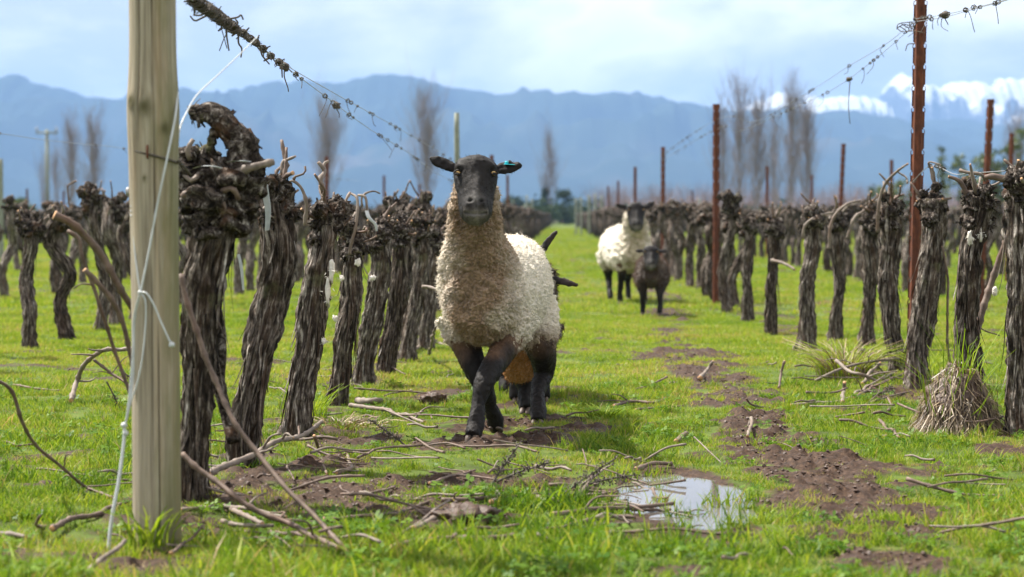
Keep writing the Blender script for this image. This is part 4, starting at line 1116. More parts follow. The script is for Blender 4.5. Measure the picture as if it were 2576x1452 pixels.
def fibres(v, nrm, col, n, L, w, seed, parent, mat, name, droop=.35):
    g = np.random.default_rng(seed); i = g.integers(0, len(v), n); d = nrm[i] + g.normal(0, .55, (n, 3)) + [0, 0, -droop]; d /= np.linalg.norm(d, axis=1)[:, None]
    l = L * g.uniform(.4, 1.3, n)[:, None]; s = np.cross(d, g.normal(0, 1, (n, 3))); s /= np.linalg.norm(s, axis=1)[:, None] + 1e-9; s *= w
    b = v[i] + g.normal(0, .002, (n, 3)) - nrm[i] * .002
    bend = g.normal(0, .35, (n, 3)); mid = b + d * l * .55; tip = b + d * l + bend * l * .5
    V = np.stack([b - s, b + s, mid + s * .8, mid - s * .8, tip], 1).reshape(-1, 3); k = np.arange(n)[:, None] * 5
    F = np.concatenate([k + [0, 1, 2, 3]], 1).tolist() + (k + [3, 2, 4]).tolist()
    m_ = MB(); m_.add(V, F, 0, coat=np.repeat(col[i] * g.uniform(.8, 1.2, (n, 1)), 5, 0)); o = m_.build(name, mat, parent, False); o['kind'] = 'stuff'; return o

def smoothstep(a, b, x):
    t = np.clip((x - a) / (b - a), 0, 1); return t * t * (3 - 2 * t)

def sheep(name, loc, rz, label, cat, grp, torso, neck, legs, head, seed, fine, lamb=False, cols=None, tagged=False, hscale=1.0, ears=((.062, .008), (.022, .002))):
    """torso: (x, y, z, half width, half height) from chest to rump, facing -Y; neck: (x, y, z, r);
    legs: (points, radii, is_front); head: (poll xyz, yaw, tilt, roll)"""
    root = thing(name, loc, label, cat, grp, rz)
    U, Vv = np.array([1.0, 0, 0]), np.array([0, 0, 1.0])
    sec = [((x, y, z), U, Vv, hw, hh, hh * 1.02, .93) for x, y, z, hw, hh in torso]
    # dense cross-sections through the given ones
    T = np.array([[x, y, z, hw, hh] for x, y, z, hw, hh in torso]); D = spline(T, 26)
    sk = .022 if not lamb else .012
    body = [loft([((a[0], a[1], a[2]), U, Vv, max(.02, a[3] - sk), max(.02, a[4] - sk), max(.02, a[4] * 1.02 - sk), .93) for a in D])]
    neckp = limb([q[:3] for q in neck], [q[3] - sk for q in neck], 24, 24)
    # head frame
    poll, yaw, tilt, roll = head; S = hscale
    hx = np.array([math.cos(yaw), math.sin(yaw), 0]); fw = np.array([math.sin(yaw), -math.cos(yaw), 0])
    ax = -math.cos(tilt) * Vv + math.sin(tilt) * fw; fn = math.sin(tilt) * Vv + math.cos(tilt) * fw       # down the face; out of the face
    if roll: hx, ax, fn = (np.array(Matrix.Rotation(roll, 3, Vector(fn)) @ Vector(q)) for q in (hx, ax, fn))
    poll = np.asarray(poll, float)
    def H(x, t, f_=0.0): return poll + (hx * x + ax * t + fn * f_) * S
    rings = ((-.012, .020, .006, .035, .98), (-.006, .040, .022, .055, .95), (.004, .058, .038, .070, .94), (.022, .074, .050, .085, .92), (.045, .081, .053, .093, .88), (.075, .080, .052, .098, .74), (.105, .076, .056, .098, .60), (.135, .069, .060, .09, .56), (.160, .066, .062, .078, .60), (.185, .063, .064, .068, .70), (.208, .060, .062, .058, .80), (.230, .053, .054, .048, .84), (.246, .038, .040, .034, .86), (.255, .022, .022, .02, .9), (.259, .008, .008, .008, .9))
    R_ = spline(np.array(rings), 30)
    headp = loft([(H(0, r[0]), hx, fn, r[1] * S, r[2] * S, r[3] * S, r[4]) for r in R_], 32)
    earp = []
    for sg, (dz, dr) in zip((-1, 1), ears):
        secs = []
        for q, wd in ((-.01, .013), (.012, .019), (.035, .025), (.06, .0265), (.082, .020), (.098, .012), (.106, .004)):
            k = q / .106; c = H(sg * (.066 + q), .034 - dz * k + dr * k * k * 2, -.035 + .012 * k)
            ed = hx * sg * .106 - ax * (dz - 4 * dr * k * .5); ed = ed / np.linalg.norm(ed)
            secs.append((c, np.cross(fn, ed), fn, wd * S, .007 * S, .0075 * S, 1.0))
        earp.append(loft(secs, 16))
    legp = [limb(p, r) for p, r, fr in legs]
    vox = .0052 if fine else .0065
    v, f, nn = remesh(body + [neckp, headp] + earp + legp, vox, 3)
    # finer features of the face
    rel_ = v - poll; hxv, htv, hfv = rel_ @ hx / S, rel_ @ ax / S, rel_ @ fn / S
    face = (np.abs(hxv) < .2) & (htv > -.03) & (htv < .28) & (hfv > -.12) & (hfv < .1)
    def dent(x, t, f_, r, amt, el=1.0):
        q = np.sqrt(((hxv - x)) ** 2 + ((htv - t) * el) ** 2 + ((hfv - f_) * .6) ** 2); return np.where(face, amt * np.exp(-(q / r) ** 2), 0)[:, None]
    front = np.clip(hfv / .03, 0, 1)
    for sg in (-1, 1):
        v = v - (hx * sg * .6 + fn * .8) * dent(sg * .066, .066, .030, .014, .008) * S            # eye socket
        v = v + (hx * sg * .5 + fn * .8 - ax * .3) * dent(sg * .064, .043, .035, .014, .007) * S    # brow
        v = v - fn * dent(sg * .021, .186, .062, .0085, .013, 1.5) * S                             # nostril
        v = v + fn * dent(sg * .029, .196, .055, .010, .005) * S
    mouth = np.where(face, np.exp(-((htv - .2345 + 6.5 * hxv ** 2) / .0035) ** 2) * np.clip((hfv - .005) / .02, 0, 1) * (np.abs(hxv) < .042), 0)
    v = v - fn * (.008 * mouth)[:, None] * S
    v = v - fn * (np.where(face, np.exp(-(hxv / .003) ** 2) * smoothstep(.192, .202, htv) * (1 - smoothstep(.228, .236, htv)) * front, 0) * .004)[:, None] * S
    v = v + nn * (np.where(htv < .03, .004 * vnoise(v * 60, seed), .0012 * vnoise(v * 90, seed)) + (v[:, 2] < .45) * (.0035 * vnoise(v * [40, 40, 18], seed + 8) + .0018 * vnoise(v * 130, seed + 9)))[:, None]
    # colours
    C = cols or {}
    blk = np.array(C.get('dark', (0.0125, 0.0105, 0.0102))); brn = np.array(C.get('mid', (0.15, 0.088, 0.055)))
    up = smoothstep(.27 if not lamb else .14, .42 if not lamb else .30, v[:, 2] + .05 * vnoise(v * 14, seed + 4))
    col = blk[None] * (1 - up[:, None]) + brn[None] * up[:, None]
    isf = smoothstep(-.14, -.10, hfv) * (htv > -.04) * (htv < .29) * (np.abs(hxv) < .19)
    col = col * (1 - isf[:, None]) + blk[None] * isf[:, None]
    gm_ = np.where(face, np.exp(-((hxv / .03) ** 2 + ((htv - .172) / .016) ** 2)) * .6 + smoothstep(.218, .228, htv) * np.exp(-(hxv / .035) ** 2) * .75 + np.exp(-(hxv / .012) ** 2) * smoothstep(.05, .09, htv) * .34, 0)
    nos = np.where(face, sum(np.exp(-(((hxv - sg * .021) / .0075) ** 2 + ((htv - .186) / .0055) ** 2)) for sg in (-1, 1)) * (hfv > .02), 0)
    gm_ = gm_ * (1 - np.clip(nos * 1.2, 0, 1)); col = col * (1 - .75 * np.clip(np.maximum(nos, mouth), 0, 1))[:, None]      # greyer muzzle, plus a painted sheen streak down the nose bridge
    col = col * (1 - gm_[:, None]) + np.array([.15, .142, .138])[None] * gm_[:, None]
    lip = np.where(face, np.exp(-((htv - .2345 + 6.5 * hxv ** 2) / .013) ** 2) * np.clip((hfv - .005) / .02, 0, 1) * (np.abs(hxv) < .045), 0) * (1 - mouth) * .8
    col = col * (1 - lip[:, None]) + np.array([.15, .135, .12])[None] * lip[:, None]
    mb = MB(); mb.add(v, f, 0, coat=col); mb.build('body', M['coat'], root)
    if fine: fibres(v, nn, col * 1.1 + .001, 26000, .009, .0007, seed + 2, root, M['fibre'], 'short_hair', .5)
    # fleece
    infl = .016 if not lamb else .008
    D = D.copy(); D[0, 1] -= infl * 1.4; D[1, 1] -= infl * .7; D[-1, 1] += infl * 1.4; D[-2, 1] += infl * .7
    fb = [loft([((a[0], a[1], a[2]), U, Vv, a[3] + infl, a[4] + infl, a[4] * 1.02 + infl, .93) for a in D])]
    fb.append(limb([q[:3] for q in neck], [q[3] + infl * .8 for q in neck], 24, 24))
    for p, r, fr in legs:
        p = [np.asarray(q, float) for q in p]
        if fr == 'fluff': fb.append(limb(p[:3] + [p[2] * .55 + p[3] * .45], [r[0] + infl, r[1] + infl, r[2] + infl * .9, r[2] * .7], 16, 18))
        else:
            u = .75 if fr else .95
            fb.append(limb([p[0], p[0] * (1 - u) + p[1] * u, p[1] * .75 + p[2] * .25], [r[0] + infl, r[1] + infl * .9, r[1] * .55], 14, 18))
    fv, ff, fn_ = remesh(fb, .0035 if fine else .010, 6)
    # keep the wool off the face
    rl = fv - poll; a_, b_, c_ = rl @ hx / S, rl @ ax / S, rl @ fn / S
    push = smoothstep(-.075, -.02, c_) * (np.abs(a_) < .12) * smoothstep(-.09, -.02, b_) * (1 - smoothstep(.26, .30, b_))
    fv = fv - fn * (push * (c_ + .075).clip(0) * .95)[:, None] * S
    fv[:, 2] -= np.where((b_ < .01) & (np.abs(a_) < .1), (.01 - b_) * .9, 0) * S * (rl[:, 2] > -.02)
    g = np.random.default_rng(seed + 7)
    cell = (.0135 if fine else .032) * (1 if not lamb else .8)
    area_n = int(len(fv) * ((.0035 if fine else .010) ** 2) / (cell ** 2) * 1.15)
    sd_ = fv[g.choice(len(fv), min(area_n, len(fv)), replace=False)]
    kd = kdtree.KDTree(len(sd_))
    for i, q in enumerate(sd_): kd.insert(q, i)
    kd.balance()
    wq = fv + np.stack([vnoise(fv * 70 + 5 * k, seed + 11 + k) for k in range(3)], 1) * .0045
    d1 = np.zeros(len(fv)); d2 = np.zeros(len(fv)); ci = np.zeros(len(fv), int)
    for i, q in enumerate(wq):
        r2 = kd.find_n(q, 2); d1[i] = r2[0][2]; d2[i] = r2[1][2]; ci[i] = r2[0][1]
    rnd = g.uniform(-1, 1, len(sd_)); ten = g.normal(0, 1, (len(sd_), 3)) * .20
    edge = 1 - np.exp(-np.clip(d2 - d1, 0, 1) / (cell * .22))
    amp = (.0085 if fine else .012) * (.5 if lamb else 1.0)
    tilt_ = np.einsum('ij,ij->i', (fv - sd_[ci]), ten[ci])
    disp = amp * (edge - .55) + amp * .35 * rnd[ci] + tilt_ + amp * .5 * vnoise(fv * 170, seed + 30) + amp * .9 * fbm(fv * 26, seed + 31, 3)
    fv2 = fv + fn_ * disp[:, None] + np.array([0, 0, -1.0]) * (edge * amp * .35)[:, None]
    cream = np.array(C.get('cream', (0.77, 0.705, 0.60))); tan = np.array(C.get('tan', (0.29, 0.195, 0.118)))
    loc_ = fv; low_n = fbm(loc_ * 7, seed + 41, 3)
    yfront = torso[0][1]; cxx = np.interp(loc_[:, 2], [.3, .6, .9, 1.05], [torso[0][0], torso[0][0] + .01, neck[-2][0], neck[-1][0]])
    stain = np.exp(-((loc_[:, 0] - cxx) / (.122 * (1 if not lamb else 2))) ** 2) * smoothstep(yfront + .34, yfront + .12, loc_[:, 1])
    nk = smoothstep(.74, .84, loc_[:, 2]) * smoothstep(yfront + .16, yfront + .06, loc_[:, 1]) * .55
    stain = np.clip(np.maximum(stain * (1.2 + .5 * low_n), nk), 0, 1) * C.get('stain', 1.0)
    belly = smoothstep(.44, .34, loc_[:, 2]) * .75 * C.get('stain', 1.0)
    st_ = np.clip(np.maximum(stain, belly), 0, 1)
    fc = cream[None] * (1 - st_[:, None]) + tan[None] * st_[:, None]
    dk = smoothstep(-.2, 1.1, fbm(loc_ * 13, seed + 50, 3)) * st_ * .8
    fc = fc * (1 - dk[:, None]) + np.array([.13, .08, .045])[None] * dk[:, None]
    backlit_ = np.clip(smoothstep(.34, .46, loc_[:, 1]) * smoothstep(.46, .36, loc_[:, 2]) * smoothstep(.07, .02, loc_[:, 0]) * (0 if lamb else 1), 0, 1) * C.get('stain', 1.0)  # orange tint paints backlight glowing through the far hind leg's wool
    fc = fc * (1 - backlit_[:, None]) + np.array([.42, .19, .06])[None] * backlit_[:, None]
    fc = fc * (1 + .10 * rnd[ci])[:, None]
    mb = MB(); mb.add(fv2, ff, 0, coat=fc); fl = mb.build('fleece', M['fleece'], root)
    fibres(fv2, fn_, fc * 1.05, 60000 if fine else 7000, .012 if fine else .022, .0008 if fine else .002, seed + 3, root, M['fibre'], 'wool_fibres')
    # eyes
    for sg in (-1, 1):
        m_ = MB(); v0, f0 = ico(3); m_.add(v0 * .0105 * S, f0); e = m_.build('eye', M['eye'], root, True, H(sg * .0655, .0655, .0225))
        e.rotation_euler = (0, 0, yaw + sg * .30)
        lid = MB(); q = [H(sg * .0655 + .013 * c, .0655 - .0075 * s, .0225 + .0095 - .004 * abs(c)) for c, s in ((-1.2, -.2), (-.5, .75), (0, 1.0), (.5, .75), (1.2, -.2), (.5, -1.0), (0, -1.25), (-.5, -1.0), (-1.2, -.2))]
        vv, fx = tube(spline(q, 30), .0034 * S, 6); lid.add(vv, fx, 0, coat=np.repeat(blk[None] * 1.4, len(vv), 0)); lid.build('eyelid', M['coat'], root)
    # hooves: two claws each
    for p, r, fr in legs:
        e = np.asarray(p[-1], float); dn = e - np.asarray(p[-2], float); s = (1.0 if not lamb else .62)
        pit = min(1.0, abs(dn[1]) / (abs(dn[2]) + 1e-6)) * np.sign(dn[1]) * .8
        hf = thing('hoof', e, None, None); hf.name = 'hoof'; hf.parent = root
        for sg in (-1, 1):
            m_ = MB(); secs = []
            for t_, y_, wd, hh in ((0, .014, .010, .012), (.3, .002, .0145, .023), (.6, -.014, .014, .021), (.85, -.030, .011, .013), (1.0, -.042, .005, .005)):
                secs.append((np.array([sg * .0135, y_ - .004, hh * .5 - .018]) * s, U, Vv, wd * s, hh * .8 * s, hh * .5 * s, .8))
            vv, fx = loft(secs, 14); m_.add(vv, fx); m_.build('claw', M['hoof'], hf)
        hf.rotation_euler = (-pit if fr is True else 0, 0, 0)
    if tagged:
        tg_ = link('ear_tag', None, root, H(.066 + .045, .034 - .020, -.022)); tg_['label'] = 'teal plastic ear tag'
        m_ = MB(); secs = []
        for q in (-.006, .0, .03, .034): secs.append((hx * q, np.array([0, 1.0, 0]), Vv, .013 if 0 <= q <= .03 else .009, .0015, .0015, 1.0))
        vv, fx = loft(secs, 12); m_.add(vv, fx); m_.build('plate', M['tag'], tg_)
        m_ = MB(); vv, fx = tube(np.array([(.002, 0, 0), (.002, 0, .006), (.002, 0, .011), (.002, 0, .012)]), [.0068, .0068, .0066, .003], 14); m_.add(vv, fx); m_.build('button', M['tag'], tg_)
        tg_.rotation_euler = (0, .06, 0)
    return root

# --- the ewe walking up the aisle
ro, rz0 = np.array([-.24, 8.32, 0]), math.radians(-12.6)
ct, st_ = math.cos(rz0), math.sin(rz0)
def L_(x, y, d):
    q = P(x, y, d) - ro; return np.array([ct * q[0] + st_ * q[1], -st_ * q[0] + ct * q[1], q[2]])
sheep('ewe', tuple(ro), rz0, 'black faced ewe with cream fleece walking up the aisle, teal tag in one ear', 'sheep', None,
    torso=[(.03, -.555, .56, .07, .09), (.03, -.49, .555, .115, .145), (.02, -.36, .558, .148, .172), (.01, -.15, .562, .160, .182), (-.012, .1, .562, .162, .184), (-.035, .3, .575, .156, .184), (-.05, .45, .588, .138, .170), (-.055, .56, .58, .10, .125), (-.055, .60, .57, .05, .06)],
    neck=[(.012, -.36, .60, .155), (.020, -.45, .70, .128), (.034, -.53, .80, .091), (.046, -.58, .90, .080), (.054, -.595, .96, .076), (.058, -.595, .99, .056)],
    legs=[([L_(1290, 800, 8.02), L_(1275, 862, 7.95), L_(1222, 955, 7.78), L_(1205, 1010, 7.74), L_(1196, 1068, 7.71), L_(1188, 1098, 7.67)], [.085, .055, .040, .0255, .034, .028], True),
          ([L_(1160, 800, 8.05), L_(1172, 868, 8.02), L_(1212, 962, 7.98), L_(1232, 1015, 8.03), L_(1246, 1058, 8.08), L_(1250, 1078, 8.10)], [.085, .054, .040, .0255, .034, .027], True),
          ([L_(1330, 770, 8.75), L_(1358, 862, 8.62), L_(1368, 935, 8.68), L_(1354, 985, 8.60), L_(1354, 1038, 8.50), L_(1353, 1060, 8.47)], [.105, .068, .044, .029, .035, .029], False),
          ([L_(1305, 780, 8.85), L_(1312, 872, 8.92), L_(1312, 935, 9.06), L_(1322, 975, 9.06), L_(1323, 1012, 9.02), L_(1324, 1029, 9.0)], [.12, .088, .058, .033, .035, .031], 'fluff')],
    head=(L_(1197, 399, 7.60), math.radians(14.6), math.radians(20), 0), seed=5, fine=True, tagged=True)
# --- the ewe farther up the aisle and the lambs
def stand_legs(w, yf, yb, hip, s, step=(0, 0, 0, 0)):
    out = []
    for k, (sx, y) in enumerate(((1, yf), (-1, yf), (1, yb), (-1, yb))):
        fr = k < 2; x = sx * w; e = step[k]
        if fr: pts = [(x, y, hip), (x, y - .01, hip * .72), (x, y + e * .5 - .01, hip * .46), (x, y + e * .8, hip * .26), (x, y + e, hip * .11), (x, y + e - .012, .022)]
        else: pts = [(x, y - .02, hip), (x * 1.1, y - .03, hip * .74), (x, y + .05 + e * .5, hip * .50), (x, y + .03 + e * .8, hip * .28), (x, y + e, hip * .11), (x, y + e - .012, .022)]
        rr = [.085, .052, .034, .026, .030, .026] if fr else [.11, .068, .036, .027, .031, .027]
        out.append((pts, [q * s for q in rr], fr))
    return out
q = G(1588, 762)
sheep('ewe', (.655, 20.75, 0), math.radians(9), 'cream ewe farther up the aisle walking behind a dark lamb', 'sheep', None,
    torso=[(0, -.56, .53, .08, .10), (0, -.48, .53, .14, .17), (0, -.3, .54, .18, .205), (0, 0, .54, .19, .21), (0, .3, .55, .19, .20), (0, .5, .55, .15, .16), (0, .58, .54, .05, .06)],
    neck=[(0, -.34, .56, .165), (0, -.45, .67, .130), (-.01, -.53, .78, .098), (-.025, -.58, .87, .086), (-.03, -.60, .92, .06)],
    legs=stand_legs(.11, -.36, .36, .48, 1.0, (-.06, .10, .08, -.10)), head=((-.03, -.66, .985), math.radians(-7), math.radians(20), 0), seed=25, fine=False, hscale=1.12, ears=((.035, .0), (.06, .0)),
    cols={'cream': (.72, .67, .58), 'tan': (.46, .37, .25), 'stain': .75})
LC = {'cream': (.105, .068, .053), 'tan': (.055, .036, .03), 'dark': (.012, .010, .0105), 'mid': (.03, .022, .02), 'stain': .8}
sheep('lamb', (.80, 18.2, 0), math.radians(-3), 'brown lamb with black head and legs walking before the far ewe', 'lamb', 'lambs',
    torso=[(0, -.30, .385, .05, .06), (0, -.25, .385, .095, .105), (0, -.12, .385, .128, .128), (0, .05, .385, .132, .13), (0, .22, .39, .12, .12), (0, .30, .39, .06, .06)],
    neck=[(0, -.20, .41, .10), (0, -.27, .46, .078), (0, -.32, .51, .064), (0, -.34, .55, .045)],
    legs=stand_legs(.075, -.20, .20, .34, .80, (-.04, .02, .05, -.03)), head=((0, -.38, .60), 0, math.radians(22), 0), seed=35, fine=False, lamb=True, cols=LC, hscale=.82, ears=((-.002, .0), (-.004, .0)))
lo_, lr_ = np.array([-.172, 9.72, 0]), math.radians(10)
def LL(x, y, d):
    q = P(x, y, d) - lo_; c, s = math.cos(lr_), math.sin(lr_); return np.array([c * q[0] + s * q[1], -s * q[0] + c * q[1], q[2]])
hp = LL(1376, 664, 9.46)
sheep('lamb', tuple(lo_), lr_, 'dark lamb hidden behind the near ewe, only ears, flank and legs showing', 'lamb', 'lambs',
    torso=[(0, -.28, .42, .05, .06), (0, -.23, .42, .085, .11), (0, -.12, .42, .118, .14), (0, .05, .42, .122, .145), (0, .2, .42, .11, .125), (0, .28, .42, .055, .06)],
    neck=[(0, -.16, .46, .10), (hp[0] * .5, -.21, .52, .085), (hp[0] - .03, hp[1] + .05, hp[2] - .03, .062), (hp[0] - .04, hp[1] + .05, hp[2], .05)],
    legs=stand_legs(.068, -.20, .16, .36, .95, (.02, .02, .02, .0)), head=(hp, math.radians(-10), math.radians(12), math.radians(-72)), seed=45, fine=False, lamb=True, cols=LC, hscale=.80, ears=((.15, .0), (.17, .0)))
# ------------------------------------------------------------------ canes and twigs on the ground
def pcane(pts, r0, r1, seed, label, pale=False, grp='pruned canes', shoots=0, name='pruned_cane', wob=.008):
    """pts: (x, y) lies on the ground, (x, y, d) hangs at that distance"""
    w = np.array([(G(q[0], q[1], .012 + r0 * .6) if len(q) == 2 else P(*q)) for q in pts]); o0 = w[-1].copy(); o0[2] = 0
    r0, r1 = r0 * .82, r1 * .78; root = thing(name, o0, label, 'cane', grp); mb, p = cane_mesh(w - o0, r0, r1, seed, 8, .075, wob); mb.build('stem', [M['pale' if pale else 'cane'], M['cut']], root)
    g = np.random.default_rng(seed + 1)
    for k in range(shoots):
        i = int(g.uniform(.15, .85) * (len(p) - 1)); d = g.normal(0, 1, 3); d[2] = abs(d[2]) * .5 + .1; d /= np.linalg.norm(d); L = g.uniform(.05, .16)
        m2, _ = cane_mesh([p[i], p[i] + d * L * .5 + g.normal(0, .01, 3), p[i] + d * L + [0, 0, -.02]], r0 * .45, r1 * .35, seed + 9 + k, 5, .04, .004); m2.build('side_shoot', [M['pale' if pale else 'cane'], M['cut']], root)
    return root
pcane([(136, 541, 5.6), (180, 562, 5.62), (220, 600, 5.65), (262, 650, 5.68), (300, 712, 5.7), (335, 775, 5.75), (400, 900, 5.8), (432, 1080, 5.82), (440, 1290, 5.85)], .0125, .009, 1, 'thick brown cane rising from behind the wooden post', shoots=0)
pcane([(168, 640 - 60, 5.7), (196, 600, 5.7), (205, 645, 5.7), (232, 715, 5.72), (262, 800, 5.75), (290, 880, 5.8), (325, 975, 5.8), (360, 1100, 5.82), (400, 1290, 5.85)], .0065, .0062, 2, 'thin brown cane bent down behind the wooden post', shoots=1)
pcane([(213, 678, 5.6), (250, 715, 5.62), (285, 765, 5.65), (320, 850, 5.7), (350, 1000, 5.75), (390, 1290, 5.82)], .009, .006, 3, 'cane with a pale cut end left of the wooden post', shoots=1)
pcane([(178, 1008), (192, 955, 9.5), (215, 915, 9.4), (262, 882, 9.3), (300, 878, 9.3), (345, 876, 9.3), (400, 905, 9.6)], .015, .008, 4, 'grey forked branch arching over the grass left of the wooden post', pale=True, shoots=5)
pcane([(235, 905, 9.3), (280, 940, 9.3), (330, 975, 9.2), (350, 1035)], .008, .004, 5, 'thin side branch under the grey forked branch', shoots=4)
pcane([(-10, 955, 5.9), (32, 985, 5.95), (60, 1060, 6.0), (100, 1120, 6.1), (170, 1185, 6.2), (225, 1228, 6.3), (282, 1252)], .0065, .0055, 6, 'long brown cane leaning down into the grass at the left', shoots=3)
pcane([(-10, 958), (40, 972), (100, 978), (150, 982)], .012, .005, 7, 'dark stick lying in the far grass at the left')
pcane([(130, 1330), (190, 1302), (250, 1288), (335, 1258)], .010, .007, 8, 'dark mossy stick lying against the foot of the wooden post')
pcane([(-12, 1345), (30, 1348), (64, 1352)], .010, .008, 9, 'short pale stick in the grass at the left edge', pale=True)
pcane([(0, 1112), (45, 1120), (80, 1118)], .006, .004, 10, 'dry twig lying in the left grass')
pcane([(90, 1180), (160, 1185), (250, 1200), (330, 1190)], .005, .003, 11, 'thin brown twig lying across the left grass', shoots=2)
pcane([(455, 690, 5.75), (478, 790, 5.72), (510, 880, 5.7), (545, 960, 5.68), (590, 1060, 5.62), (650, 1140, 5.58), (720, 1225, 5.5), (790, 1300, 5.42), (862, 1374)], .0095, .0075, 12, 'long straight cane leaning from the first vine down to the grass', shoots=1, wob=.005)
pcane([(458, 1140, 5.72), (490, 1172, 5.7), (535, 1205, 5.68), (600, 1252, 5.62), (670, 1290, 5.6), (745, 1325, 5.55), (812, 1356), (850, 1378)], .0095, .008, 13, 'thick cane lying slanted at the foot of the wooden post', shoots=2)
pcane([(524, 1192, 6.3), (560, 1172, 6.4), (640, 1140, 6.6), (715, 1105, 6.75), (770, 1090, 6.9), (810, 1060, 7.0)], .013, .008, 14, 'pale cane propped between the first vines, cut end towards the post', pale=True, shoots=5)
pcane([(455, 1282), (510, 1276), (560, 1272), (640, 1285), (720, 1300)], .009, .006, 15, 'pale peeled cane on the ground beside the wooden post', pale=True, shoots=1)
pcane([(524, 1195, 6.2), (516, 1225, 6.2), (545, 1262, 6.15), (600, 1290), (660, 1318)], .010, .008, 16, 'bent pale cane under the slanted canes', pale=True)
pcane([(560, 1310), (600, 1318), (660, 1322), (690, 1322)], .009, .006, 17, 'pale stick half sunk in the grass right of the post', pale=True)
pcane([(430, 1390), (470, 1362, 5.35), (510, 1320, 5.4)], .006, .004, 18, 'dead stem sticking up right of the post foot')
pcane([(215, 1450), (250, 1415, 4.95), (290, 1385, 5.0), (315, 1360, 5.1)], .008, .006, 19, 'pale stick pushed into the grass by the twine end', pale=True)
pcane([(880, 1020), (960, 1030), (1010, 1042), (1068, 1062)], .012, .007, 20, 'long pale cane on the grass left of the ewe', pale=True, shoots=2)
pcane([(900, 1006), (930, 1010), (958, 1008)], .02, .016, 21, 'pale split piece of wood by the vine feet', pale=True)
pcane([(790, 1096, 7.2), (806, 1145), (822, 1192)], .007, .005, 22, 'dark crooked twig under the third vine')
pcane([(735, 1165), (800, 1150), (850, 1130), (910, 1108)], .008, .004, 23, 'brown stick lying from the third vine towards the aisle', shoots=2)
pcane([(845, 1190), (885, 1180), (882, 1165), (875, 1140)], .009, .006, 24, 'short hooked stick standing in the grass', pale=True)
pcane([(985, 1378), (1050, 1362), (1130, 1356), (1220, 1358), (1312, 1346)], .0098, .0095, 25, 'thick reddish stick in the front grass', wob=.006)
pcane([(815, 1306), (900, 1302), (980, 1296), (1060, 1265), (1110, 1250)], .0065, .005, 26, 'long thin brown stick lying in the front grass')
pcane([(1040, 1330), (1085, 1312), (1120, 1305)], .012, .010, 27, 'crooked pale stick at the edge of the bare soil', pale=True)
pcane([(1110, 1258), (1180, 1258), (1250, 1252), (1310, 1248)], .009, .006, 28, 'brown stick half covered by grass before the ewe', shoots=1)
pcane([(1236, 1262), (1256, 1252), (1250, 1236, 6.2)], .010, .008, 29, 'short pale broken stick before the ewe', pale=True)
pcane([(1080, 1215), (1130, 1200), (1195, 1182)], .007, .005, 30, 'thin stick on the worn soil before the ewe')
pcane([(1392, 1292), (1470, 1285), (1560, 1278), (1692, 1266)], .0085, .007, 31, 'dark wet stick reaching into the puddle', shoots=1)
pcane([(1392, 1256), (1440, 1246), (1470, 1230), (1490, 1196)], .010, .008, 32, 'dark crooked stick left of the puddle')
pcane([(1440, 1318), (1520, 1300), (1600, 1302)], .008, .006, 33, 'brown stick on the near side of the puddle', shoots=1)
pcane([(1450, 1345), (1560, 1336), (1700, 1338), (1830, 1342)], .006, .005, 34, 'thin sunken stick in the wet grass before the puddle')
pcane([(1545, 1022), (1600, 1010), (1640, 1012), (1692, 998)], .009, .006, 35, 'twiggy stick lying in the middle of the aisle', shoots=3)
pcane([(1600, 1030), (1660, 1022), (1720, 1020)], .006, .004, 36, 'thin twig beside the stick in the aisle')
pcane([(1840, 1004), (1870, 1022), (1900, 1040), (1930, 1048)], .009, .005, 37, 'curved dark stick on the mud patch')
pcane([(1762, 952), (1778, 930, 11.0), (1794, 908, 11.0)], .013, .009, 38, 'pale stub standing in the far mud patch', pale=True)
pcane([(1960, 978), (1966, 945, 10.2), (1974, 908, 10.2)], .008, .007, 39, 'upright dead stem standing in the grass')
pcane([(1700, 1110), (1714, 1098), (1728, 1090)], .012, .010, 40, 'short wet stick behind the puddle'); pcane([(1600, 1180), (1640, 1172), (1690, 1168)], .010, .008, 41, 'short dark stick at the back of the puddle')
pcane([(1716, 1000), (1780, 995), (1835, 985)], .007, .005, 42, 'thin brown twig left of the mud patch'); pcane([(1880, 1085, 8.2), (1886, 1066, 8.2), (1890, 1050, 8.2), (1880, 1098)], .008, .008, 43, 'stub of cane by the mud', pale=True)
# tangle beside the notched post
pcane([(1990, 1020), (2060, 1014), (2115, 1008), (2180, 975), (2272, 926)], .010, .008, 44, 'long pale cane pointing from the notched post vine into the aisle', True, shoots=2)
pcane([(2104, 908, 10.6), (2130, 925, 10.5), (2165, 942, 10.4), (2212, 962)], .012, .008, 45, 'pale forked cane in the tangle by the notched post', True, shoots=2)
pcane([(2050, 958), (2100, 935, 10.6), (2160, 915, 10.7), (2260, 902, 10.8)], .009, .007, 46, 'thin pale cane over the tangle by the notched post', True, shoots=3)
pcane([(2120, 1012), (2122, 985, 9.9), (2124, 962, 9.9)], .012, .011, 47, 'thick cane stub standing in the tangle by the notched post', True)
pcane([(2150, 1000), (2210, 968), (2275, 940)], .009, .006, 48, 'brown cane crossing the tangle by the notched post', shoots=3); pcane([(2170, 965), (2200, 930, 10.6), (2215, 912, 10.6)], .012, .009, 49, 'crooked pale cane in the tangle by the notched post', True)
pcane([(2090, 1030), (2170, 1022), (2230, 1000), (2290, 985)], .006, .005, 50, 'thin twig along the foot of the notched post', shoots=3)
pcane([(2258, 1015, 8.5), (2300, 1032, 8.35), (2360, 1052, 8.2), (2440, 1062, 8.1), (2490, 1055, 8.1), (2525, 1048, 8.2)], .006, .005, 51, 'thin cane arching across the straw mound', shoots=0, wob=.004)
